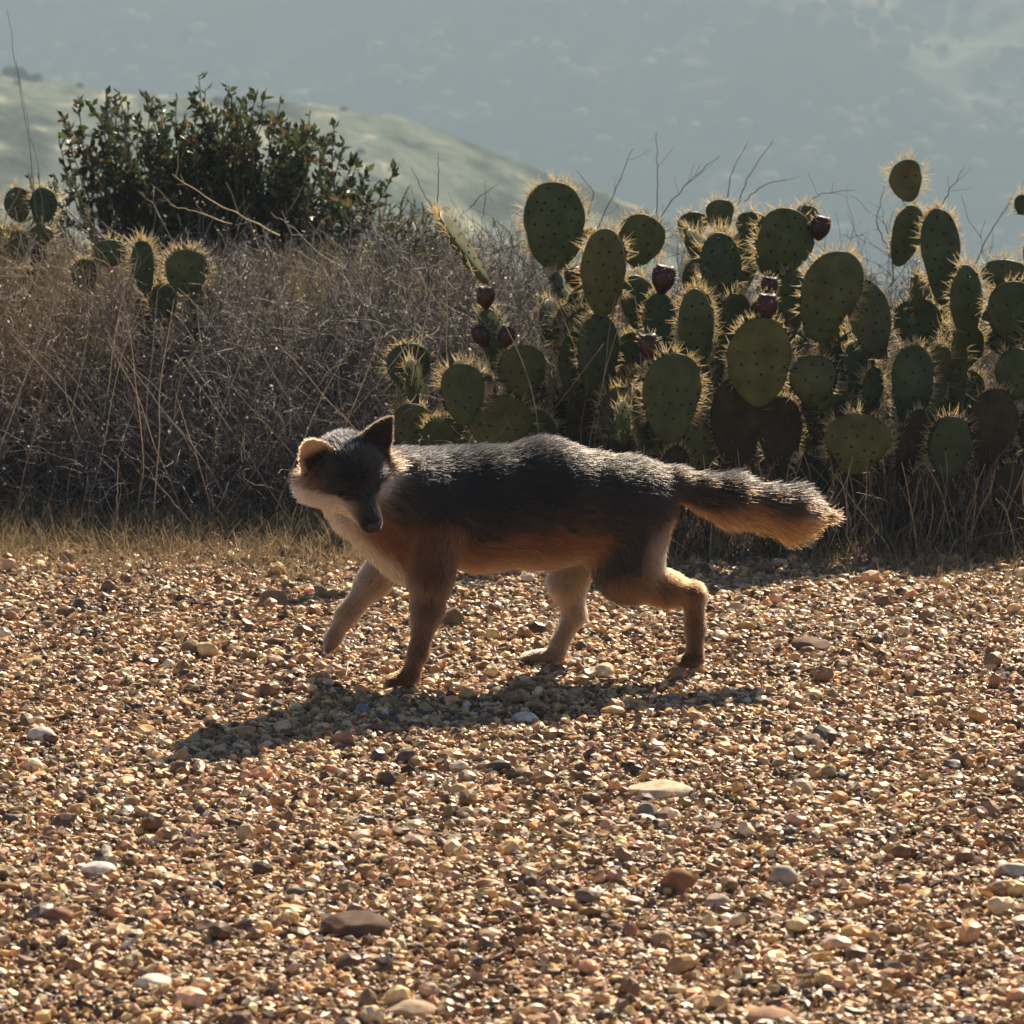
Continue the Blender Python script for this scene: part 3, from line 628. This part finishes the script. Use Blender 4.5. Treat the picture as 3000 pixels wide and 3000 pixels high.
for lab, px, Y, pads, fr in PL:
    e = plant(lab, px, Y)
    for p in pads: pad(e, *p[:7], old=len(p) > 7, spn=.5 if len(p) > 7 else 1.0)
    m0 = [p for p in pads if len(p) <= 7]; xs = [p[0] for p in m0]; ys = [p[1] for p in m0]; big = Y < 1.6
    for _ in range(22 if big else 2):
        ax, ay = rng.uniform(min(xs), max(xs)), rng.uniform(np.percentile(ys, 35)+60, 1330 if big else 900); sc = 1 if big else .7
        pad(e, ax, ay, rng.uniform(52, 72)*sc, rng.uniform(78, 110)*sc, rng.normal(0, 16), rng.uniform(5, 75), Y+rng.uniform(.06, .42), spn=.8)
    for q in fr: fruit(e, *q)
# ------------------------------------------------------------------ the fox
PX = 1/1800.
def surface_nets(D, org, h):
    s = D < 0; nx, ny, nz = D.shape
    cell = np.zeros((nx-1, ny-1, nz-1), bool); acc = np.zeros((nx-1, ny-1, nz-1, 3), np.float32); cnt = np.zeros((nx-1, ny-1, nz-1), np.float32)
    cor = [(a, b, c) for a in (0, 1) for b in (0, 1) for c in (0, 1)]
    sl = lambda A, o: A[o[0]:o[0]+nx-1, o[1]:o[1]+ny-1, o[2]:o[2]+nz-1]
    for i, a in enumerate(cor):
        for b in cor[i+1:]:
            if sum(abs(x-y) for x, y in zip(a, b)) != 1: continue
            da, db = sl(D, a), sl(D, b); m = (da < 0) != (db < 0)
            t = np.where(m, da/np.where(m, da-db, 1), 0)
            for ax in range(3): acc[..., ax] += np.where(m, a[ax]+(b[ax]-a[ax])*t, 0)
            cnt += m; cell |= m
    idx = np.full(cell.shape, -1, np.int64); w = np.argwhere(cell); idx[cell] = np.arange(len(w))
    V = (w+acc[cell]/cnt[cell][:, None])*h+org
    Fs = []
    for ax in range(3):
        o = [0, 0, 0]; o[ax] = 1
        A = s[:nx-o[0], :ny-o[1], :nz-o[2]]; B = s[o[0]:, o[1]:, o[2]:]
        e = np.argwhere(A != B); u, v = [(1, 2), (2, 0), (0, 1)][ax]
        e = e[(e[:, u] > 0) & (e[:, v] > 0) & (e[:, 0] < nx-1) & (e[:, 1] < ny-1) & (e[:, 2] < nz-1)]
        du = np.zeros(3, int); dv = np.zeros(3, int); du[u] = 1; dv[v] = 1
        q = [idx[tuple((e-x).T)] for x in (0*du, du, du+dv, dv)]
        q = np.stack(q, 1); ins = s[tuple(e.T)]; q[~ins] = q[~ins][:, ::-1]
        Fs.append(q)
    F = np.concatenate(Fs); F = F[(F >= 0).all(1)]
    return V, F

# colours of the coat, greys and browns tuned darker than a real one
GREY = np.array([.0105, .0115, .0155]); DARK = np.array([.005, .005, .006]); RUF = np.array([.13, .042, .013]); BUFF = np.array([.44, .31, .20])
WHT = np.array([.68, .58, .48]); ORG = np.array([.44, .17, .05]); LEGB = np.array([.10, .044, .020])
# primitives: a, b, ra, rb (px), y squash, blend k, tag, fur length
PR = []
def cone(a, b, ra, rb, tg, fl, k=.018, sq=1.0):
    PR.append(dict(a=U(*a), b=U(*b), ra=ra*PX, rb=rb*PX, sq=sq, k=k, tg=tg, fl=fl))
# trunk, front to rear (fur flows a -> b)
cone((1270, 1520, .015), (1400, 1505, .025), 142, 152, 'trunk', .026, .03, .74)
cone((1400, 1505, .025), (1590, 1488, .055), 152, 160, 'trunk', .028, .03, .74)
cone((1590, 1488, .055), (1760, 1500, .085), 160, 132, 'trunk', .028, .03, .74)
cone((1760, 1500, .085), (1855, 1490, .105), 130, 104, 'trunk', .028, .03, .8)
# neck
cone((1090, 1430, -.055), (1270, 1480, .01), 92, 128, 'neck', .032, .03)
cone((1050, 1500, -.05), (1200, 1590, .0), 72, 98, 'chest', .026, .03)
cone((1130, 1560, -.02), (1220, 1640, .01), 62, 72, 'chest', .020, .03)
# near fore leg
cone((1275, 1560, -.03), (1262, 1705, -.048), 83.6, 50.4, 'leg', .016, .03)
cone((1262, 1705, -.048), (1252, 1800, -.048), 48.6, 35.1, 'leg', .012)
cone((1252, 1800, -.048), (1225, 1925, -.045), 35.1, 23.4, 'leg', .008)
cone((1225, 1925, -.045), (1205, 1982, -.044), 23.4, 21.6, 'leg', .007, .012)
cone((1205, 1994, -.044), (1150, 2004, -.050), 24, 18, 'paw', .006, .010)
# far fore leg, lifted
cone((1170, 1620, .06), (1095, 1715, .075), 62.7, 37.8, 'farleg', .012, .03)
cone((1095, 1715, .075), (1018, 1812, .08), 36.0, 24.3, 'farleg', .009)
cone((1018, 1812, .08), (978, 1880, .08), 23.4, 19.8, 'farleg', .007)
cone((978, 1880, .08), (966, 1905, .078), 20.7, 17.1, 'farleg', .006, .010)
# near hind leg
cone((1835, 1490, .095), (1835, 1620, .085), 100, 96, 'thigh', .022, .03, .75)
cone((1825, 1600, .085), (1835, 1690, .083), 98, 74, 'thigh', .018, .03, .8)
cone((1835, 1690, .083), (1950, 1738, .10), 64.6, 43.2, 'leg', .012, .025)
cone((1950, 1738, .10), (2030, 1752, .11), 43.2, 29.7, 'leg', .010)
cone((2030, 1752, .11), (2037, 1850, .117), 29.7, 24.3, 'leg', .008, .012)
cone((2037, 1850, .117), (2035, 1930, .117), 24.3, 22.5, 'leg', .007, .012)
cone((2037, 1943, .117), (2000, 1951, .112), 24, 19, 'paw', .006, .010)
# far hind leg
cone((1720, 1580, .14), (1662, 1720, .155), 70.3, 45.0, 'farleg', .016, .03)
cone((1662, 1720, .155), (1684, 1812, .16), 43.2, 27.9, 'farleg', .010)
cone((1684, 1812, .16), (1640, 1895, .16), 27.0, 21.6, 'farleg', .008, .012)
cone((1640, 1895, .16), (1632, 1922, .16), 21.6, 19.8, 'farleg', .007, .010)
cone((1635, 1930, .16), (1545, 1938, .155), 21, 17, 'farpaw', .006, .010)
# tail
cone((1850, 1430, .11), (1960, 1432, .125), 58, 36, 'tail', .022, .025)
cone((1960, 1432, .125), (2130, 1475, .14), 32, 46, 'tail', .036, .02)
cone((2130, 1475, .14), (2310, 1516, .155), 46, 48, 'tail', .042, .02)
cone((2310, 1516, .155), (2385, 1522, .16), 46, 12, 'tail', .048, .02)
# toes
for (x_, y_, Y_), n_ in (((1148, 2005, -.050), 4), ((1540, 1940, .155), 4), ((1998, 1953, .112), 4), ((963, 1908, .078), 3)):
    for j_ in range(n_):
        o_ = (j_-(n_-1)/2); dx_ = -14+5*abs(o_) if n_ == 4 else -3; dy_ = 2 if n_ == 4 else 14
        cone((x_+12, y_-4, Y_+o_*.0060), (x_+dx_, y_+dy_, Y_+o_*.0080), 8, 8.5, 'paw' if Y_ < .12 else 'farpaw', .003, .003)
# head frame
HC = U(1022, 1393, -.115)
HF = nrm(np.array([.38, -.72, -.58])); HR = np.array([1., .32, .16]); HR = nrm(HR-HF*(HR@HF)); HU = np.cross(HR, HF)*-1
HU = np.cross(HF, HR)*-1
if HU[2] < 0: HU = -HU
def H(r, u, f): return HC+HR*r+HU*u+HF*f
def hcone(a, b, ra, rb, tg, fl, k=.012, sq=1.0):
    PR.append(dict(a=H(*a), b=H(*b), ra=ra, rb=rb, sq=sq, k=k, tg=tg, fl=fl))
hcone((0, .009, .008), (0, -.002, -.016), .046, .047, 'head', .014, .02)
for sg in (-1, 1):
    hcone((sg*.026, -.012, .012), (sg*.050, -.021, -.012), .029, .028, 'head', .022, .018)
    hcone((sg*.016, .010, .036), (sg*.026, .014, .018), .013, .016, 'head', .006, .012)
hcone((0, -.010, .048), (0, -.002, .020), .025, .038, 'head', .008, .015)
hcone((0, -.018, .098), (0, -.010, .048), .0180, .027, 'muzzle', .004, .012)
hcone((0, -.031, .083), (0, -.036, .030), .011, .026, 'jaw', .006, .010)
hcone((0, -.020, -.015), (.01, -.05, -.035), .046, .050, 'neck', .024, .03)
EARS = []
def ear(base, tip, wax, W, T=.0042, pw=1.8, pe=.5):
    b, t = H(*base), H(*tip); L = np.linalg.norm(t-b); ax = (t-b)/L; w = wax-ax*(wax@ax); w = nrm(w); n = np.cross(ax, w)
    if n@HF < 0: n = -n
    EARS.append(dict(b=b, ax=ax, L=L, w=w, n=n, W=W, T=T, pw=pw, pe=pe))
ear((.034, .026, -.008), (.079, .071, -.024), HR*.72-HU*.70+HF*.15, .043, pw=1.15, pe=.75)
ear((-.042, .022, -.002), (-.066, .074, -.012), HR*.85+HU*.4+HF*.1, .036)

def sd_one(p, P):
    a, b = p['a'], p['b']; s = np.array([1, 1/p['sq'], 1]); q = (P-a)*s; ba = (b-a)*s
    t = np.clip((q@ba)/(ba@ba), 0, 1); r = p['ra']+(p['rb']-p['ra'])*t
    return np.linalg.norm(q-t[..., None]*ba, axis=-1)-r
def sd_ear(e, P):
    q = P-e['b']; a = (q@e['ax'])/e['L']; w = q@e['w']; n = q@e['n']
    Wd = e['W']*np.clip(1-np.clip(a, 0, 1)**e['pw'], 0, 1)**e['pe']+1e-4
    n2 = n-.010*((w/e['W'])**2)+.003
    d = np.sqrt((w/Wd)**2+(n2/e['T'])**2)-1
    return np.maximum(np.maximum(d*e['T'], (a-1)*e['L']), (-a-.06)*e['L'])
def smin(a, b, k):
    h = np.clip(.5+.5*(b-a)/k, 0, 1); return b*(1-h)+a*h-k*h*(1-h)
lo = np.min([np.minimum(p['a'], p['b'])-max(p['ra'], p['rb'])*1.2 for p in PR], 0)-.012
hi = np.max([np.maximum(p['a'], p['b'])+max(p['ra'], p['rb'])*1.2 for p in PR], 0)+.05
h = .0034
n = np.ceil((hi-lo)/h).astype(int); D = np.full(n, .1, np.float32)
gx, gy, gz = [lo[i]+np.arange(n[i])*h for i in range(3)]
for p in PR:
    m = max(p['ra'], p['rb'])+.05; l = np.minimum(p['a'], p['b'])-m; u = np.maximum(p['a'], p['b'])+m
    i0 = np.clip(((l-lo)/h).astype(int), 0, n); i1 = np.clip(((u-lo)/h).astype(int)+1, 0, n)
    X, Y, Z = np.meshgrid(gx[i0[0]:i1[0]], gy[i0[1]:i1[1]], gz[i0[2]:i1[2]], indexing='ij')
    d = sd_one(p, np.stack([X, Y, Z], -1)).astype(np.float32); s_ = np.s_[i0[0]:i1[0], i0[1]:i1[1], i0[2]:i1[2]]
    D[s_] = smin(D[s_], d, p['k'])
for e in EARS:
    m = .06; l = e['b']-m; u = e['b']+e['ax']*e['L']+m; l, u = np.minimum(l, u), np.maximum(l, u); l = np.minimum(l, e['b']-m); u = np.maximum(u, e['b']+m)
    i0 = np.clip(((l-lo)/h).astype(int), 0, n); i1 = np.clip(((u-lo)/h).astype(int)+1, 0, n)
    X, Y, Z = np.meshgrid(gx[i0[0]:i1[0]], gy[i0[1]:i1[1]], gz[i0[2]:i1[2]], indexing='ij')
    d = sd_ear(e, np.stack([X, Y, Z], -1)).astype(np.float32); s_ = np.s_[i0[0]:i1[0], i0[1]:i1[1], i0[2]:i1[2]]
    D[s_] = smin(D[s_], d, .004)
V, F = surface_nets(D, lo, h)
# relax a little
def vnormals(V, F):
    a = V[F]; nn = np.cross(a[:, 2]-a[:, 0], a[:, 3]-a[:, 1]); N = np.zeros_like(V)
    for j in range(4): np.add.at(N, F[:, j], nn)
    return nrm(N)
E = np.concatenate([F[:, [0, 1]], F[:, [1, 2]], F[:, [2, 3]], F[:, [3, 0]]])
for _ in range(2):
    A = np.zeros_like(V); c = np.zeros(len(V)); np.add.at(A, E[:, 0], V[E[:, 1]]); np.add.at(c, E[:, 0], 1); V = V*.5+.5*A/c[:, None]
def region(P, N):
    """blended fur flow, length and colour at surface points"""
    ds = np.stack([sd_one(p, P) for p in PR], 1); de = np.stack([sd_ear(e, P) for e in EARS], 1)
    earm = (de.min(1) < .0045) & (ds.min(1) > .003) & (np.stack([((P-e['b'])@e['ax'])/e['L'] for e in EARS], 1)[np.arange(len(P)), de.argmin(1)] > .16)
    w = np.exp(-np.maximum(ds, -.01)/.006); w = w/w.sum(1, keepdims=True)
    fl = np.array([p['fl'] for p in PR]); flow = np.array([nrm(p['b']-p['a']) for p in PR])
    L = w@fl; FLW = w@flow
    tg = [p['tg'] for p in PR]; T = lambda *a: w[:, [i for i, t in enumerate(tg) if t in a]].sum(1)[:, None]
    nz = N[:, 2:3]
    mot = (fbm(P[:, 0]*30, P[:, 2]*30+P[:, 1]*20, 3, 60)-.45)[:, None]
    def zt(y0, y1, x):  # by picture height of this column, in metres above ground
        return x
    z = P[:, 2:3]; x = P[:, 0:1]
    a = sst(.20, .315, z+mot*.08+nz*.01)                               # rufous flank -> grey back
    trunk = (RUF*1.0)*(1-a)+GREY*a
    b_ = sst(-.45, -.85, nz)*sst(.24, .19, z); trunk = trunk*(1-b_)+(BUFF*.25+RUF*.6)*b_
    bk = sst(.35, .75, nz)*sst(.30, .36, z); trunk = trunk*(1-.6*bk)+DARK*.6*bk
    rg = sst(.36, .42, x)[:, :]*.0                                      # unused
    sh = sst(-.16, -.08, x); nb = sst(.25-.10*sh, .33-.12*sh, z); neckc = GREY*nb+RUF*(1-nb)
    Xp = 1500+x*1790; Yp = 2030-z*1745                                  # coat map, flat side view
    dd = (Xp-901)*.68-(Yp-1482)*.733
    front = np.maximum(sst(60, 10, dd-60*sst(1560, 1480, Yp)-0*Xp), sst(1090, 1040, Xp+.4*(Yp-1500))*sst(1600, 1555, Yp)*sst(1430, 1500, Yp))                             # white bib towards the front of the chest
    neckc = neckc*(1-front)+WHT*front
    chest = RUF*(1-front)+WHT*front
    chest = chest*(1-b_)+WHT*b_
    leg = LEGB*1.1*np.ones_like(P); ins = sst(.2, .8, N[:, 1:2])
    leg = leg*(1-.6*ins)+BUFF*.6*ins
    hz = sst(.10, .20, z); leg = leg*(1-.35*hz)+RUF*.35*hz
    far = BUFF*.6*np.ones_like(P)
    thigh = GREY*sst(.17, .25, z+mot*.05)+(LEGB*.8+GREY*.2)*(1-sst(.17, .25, z+mot*.05))
    back = sst(.3, .9, N[:, 0:1]); thigh = thigh*(1-.8*back*sst(.28, .2, z))+BUFF*.8*back*sst(.28, .2, z)
    tb = sst(-1.05, -.25, nz+mot*.5-.5*sst(.28, .40, x)+.35*sst(.34, .26, x)); tail = (GREY*.6+LEGB*.5)*tb+ORG*1.1*(1-tb); st = sst(.55, .95, nz); tail = tail*(1-st)+DARK*st
    q = P-HC; r_ = (q@HR)[:, None]; u_ = (q@HU)[:, None]; f_ = (q@HF)[:, None]
    hd = GREY*2.0*np.ones_like(P)
    ck = sst(-.001, -.016, u_-.15*f_)*sst(-.03, .0, f_); hd = hd*(1-ck)+WHT*ck
    sidec = sst(.036, .056, np.abs(r_))*(1-ck); hd = hd*(1-sidec)+(ORG*.16+GREY*.9)*sidec
    eye = np.exp(-(((np.abs(r_)-.026)/.010)**2+((u_-.004)/.008)**2+((f_-.045)/.02)**2)); eye = np.clip(eye*1.5, 0, 1); hd = hd*(1-eye)+DARK*.5*eye
    mz = DARK*.9*np.ones_like(P); mz = mz*(1-ck*.0)
    lip = sst(-.013, -.022, u_)*sst(.09, .07, f_); mz = mz*(1-lip)+WHT*lip
    br = sst(.006, .0, np.abs(r_))*.35; mz = mz*(1-br)+GREY*br
    jaw = WHT*np.ones_like(P)
    C = T('trunk')*trunk+T('neck')*neckc+T('chest')*chest+T('leg', 'paw')*leg+T('farleg', 'farpaw')*far+T('thigh')*thigh+T('tail')*tail+T('head')*hd+T('muzzle')*mz+T('jaw')*jaw
    # ears: orange-buff backs and rims, dark inside; rims paled to paint a backlit glow, widest on left
    en = np.stack([e['n'] for e in EARS])[de.argmin(1)]; inner = ((N*en).sum(1) > .2)[:, None]
    ei = de.argmin(1); Q_ = P-np.stack([e['b'] for e in EARS])[ei]; ew = np.abs((Q_*np.stack([e['w'] for e in EARS])[ei]).sum(1)); ea = (Q_*np.stack([e['ax'] for e in EARS])[ei]).sum(1)/np.array([e['L'] for e in EARS])[ei]
    Wd_ = np.array([e['W'] for e in EARS])[ei]*np.sqrt(np.clip(1-np.clip(ea, 0, 1)**1.8, .02, 1)); rim_ = np.maximum(sst(.62, .9, ew/Wd_), (ei == 1)*sst(.55, .9, np.maximum(ew/Wd_, ea+.12)))[:, None]
    ec = np.where(inner, (DARK*1.6+BUFF*.05)*(1-rim_)+BUFF*1.3*rim_, ORG*.7+BUFF*.5)
    eax = np.stack([e['ax'] for e in EARS])[de.argmin(1)]
    C = np.where(earm[:, None], ec, C); L = L*(1-.75*eye[:, 0]*T('head', 'muzzle')[:, 0]); L = np.where(earm, .0065, L); FLW = np.where(earm[:, None], eax, FLW)
    return L, nrm(FLW), np.clip(C, .004, .9), T('tail')[:, 0], T('trunk')[:, 0]
N = vnormals(V, F)
if (N*(V-V.mean(0))).sum() < 0: F = F[:, ::-1]; N = -N
Lf, FL, CF, TT, TR = region(V, N)
fox = empty('fox', (.02, .04, 0)); tag(fox, 'grizzled grey and rufous fox walking left, head turned to look down at camera', 'fox')
skin_m = attr_mat('coat', .9, .1)
body = link('body', mesh('body', V, F, col=CF*.8), skin_m, fox)
# --- fur strands
NF = 240000
a = V[F]; ar = np.linalg.norm(np.cross(a[:, 2]-a[:, 0], a[:, 3]-a[:, 1]), axis=1)
dens = ar*(1+1.6*np.exp(-Lf[F[:, 0]]/.008)); fi = rng.choice(len(F), NF, p=dens/dens.sum())
u, v = rng.uniform(size=(2, NF, 1)); q = V[F[fi]]; P = (q[:, 0]*(1-u)+q[:, 1]*u)*(1-v)+(q[:, 3]*(1-u)+q[:, 2]*u)*v
def ip(A): A = A if A.ndim == 2 else A[:, None]; q = A[F[fi]]; return (q[:, 0]*(1-u)+q[:, 1]*u)*(1-v)+(q[:, 3]*(1-u)+q[:, 2]*u)*v
n_ = nrm(ip(N)); L = ip(Lf)[:, 0]*rng.uniform(.6, 1.15, NF); fl = ip(FL); cc = ip(CF); tt = ip(TT)
fl = nrm(fl+np.array([0, 0, -.25])*(1-tt)); fl = nrm(fl-n_*(fl*n_).sum(1, keepdims=True)+1e-6)
clump = np.stack([(fbm(P[:, 0]*60, P[:, 2]*60+P[:, 1]*40, 2, 5+i)-.37)*.5 for i in range(3)], 1)
lift = .36+.10*rng.normal(size=(NF, 1))+.30*(L < .018)[:, None]
d0 = nrm(n_*(lift+.25)+fl*.8+clump*.45*(1-.6*tt)+rng.normal(0, .10, (NF, 3))); d1 = nrm(n_*lift*.55+fl+clump*.5*(1-.6*tt)+rng.normal(0, .12, (NF, 3)))
k = 5; Q = np.zeros((NF, k, 3)); Q[:, 0] = P-n_*.001
for i in range(1, k):
    t = (i-.5)/(k-1); Q[:, i] = Q[:, i-1]+nrm(d0*(1-t)+d1*t)*(L/(k-1))[:, None]
# grizzle: banded pale and black guard hairs over the grey parts; paler tips on rump and tail tops paint rim light
g = rng.uniform(size=NF); isg = (np.abs(cc-GREY).sum(1) < .12)
cs = np.repeat((cc*rng.uniform(.4, 1.6, (NF, 1)))[:, None], k, 1)
tipm = np.where(cc.sum(1) > .09, .07+.16*(L < .016), 0)[:, None, None]; cs[:, 3:] = cs[:, 3:]*(1-tipm)+np.array([.40, .22, .12])*tipm
pale = isg & (g < .22); cs[pale, 2:4] = np.array([.045, .044, .045]); pt = isg & (g < .40-.22*tt[:, 0]) & (n_[:, 2] > .6) & (P[:, 0] > .06+.03*rng.normal(size=NF)); cs[pt, 2:] = np.array([.10, .09, .075]); blk = isg & (g > .6); cs[blk] = DARK*.7
tp = (tt[:, 0] > .5) & (g > .75); cs[tp, 3:] = DARK
rad = np.linspace(1, .25, k)[None]*(.00030+.00022*np.clip(L/.03, 0, 1.4))[:, None]
fur = link('fur', curves('fur', Q, rad, cs), hair_mat('fur_hair', .48, .6), body)
fur.parent = body; fur.location = -np.array(parent_world(body))
# --- nose, eyes, whiskers
def small(name, c, s, mat):
    v, f = ICO[2]; q = v*np.array(s); q = c+q[:, :1]*HR+q[:, 1:2]*HU+q[:, 2:3]*HF
    o = link(name, mesh(name, q, f), mat, fox); return o
nm, t_, b_, o_ = new_mat('wet_nose'); b_.inputs['Base Color'].default_value = (.012, .011, .012, 1); b_.inputs['Roughness'].default_value = .3
em, t_, b_, o_ = new_mat('eye_surface'); b_.inputs['Base Color'].default_value = (.008, .005, .004, 1); b_.inputs['Roughness'].default_value = .12
small('nose', H(0, -.014, .110), (.0115, .0085, .0095), nm)
for sg in (-1, 1): small('eye', H(sg*.0258, .004, .0525), (.0070, .0052, .006), em)
wn = 10; wp = []; 
for i in range(wn):
    sg = 1 if i % 2 else -1; p = H(sg*.011, -.020+rng.uniform(-.005, .004), .085+rng.uniform(-.012, .006)); d = HR*sg*1.0+HU*rng.uniform(-.5, .3)-HF*rng.uniform(.1, .5)
    d = nrm(d); L_ = rng.uniform(.03, .055); wp.append([p, p+d*L_*.5, p+d*L_-HU*.006])
w_ = link('whiskers', curves('whiskers', np.array(wp), np.tile([.0003, .0002, .0001], (wn, 1)), np.tile((.15, .14, .13), (wn, 1))), SPM, fox)
fox.location.z += .007                                                # stand on top of the gravel
# ------------------------------------------------------------------ haze
def haze():
    lo = np.array([-460., -70., -260.]); hi = np.array([460., 1130., 45.])
    c = np.array([(x, y, z) for x in (0, 1) for y in (0, 1) for z in (0, 1)], float)*(hi-lo)+lo
    F = np.array([(0, 1, 3, 2), (4, 6, 7, 5), (0, 4, 5, 1), (2, 3, 7, 6), (0, 2, 6, 4), (1, 5, 7, 3)])
    m = bpy.data.materials.new('haze'); m.use_nodes = True; t = m.node_tree; t.nodes.clear()
    out = t.nodes.new('ShaderNodeOutputMaterial'); v = t.nodes.new('ShaderNodeVolumePrincipled')
    v.inputs['Color'].default_value = (.41, .56, .70, 1); v.inputs['Density'].default_value = HAZE; v.inputs['Anisotropy'].default_value = 0
    t.links.new(v.outputs[0], out.inputs['Volume'])
    tag(link('haze', mesh('haze', c, F, smooth=False), m), kind='stuff')
HAZE = .0021
haze()
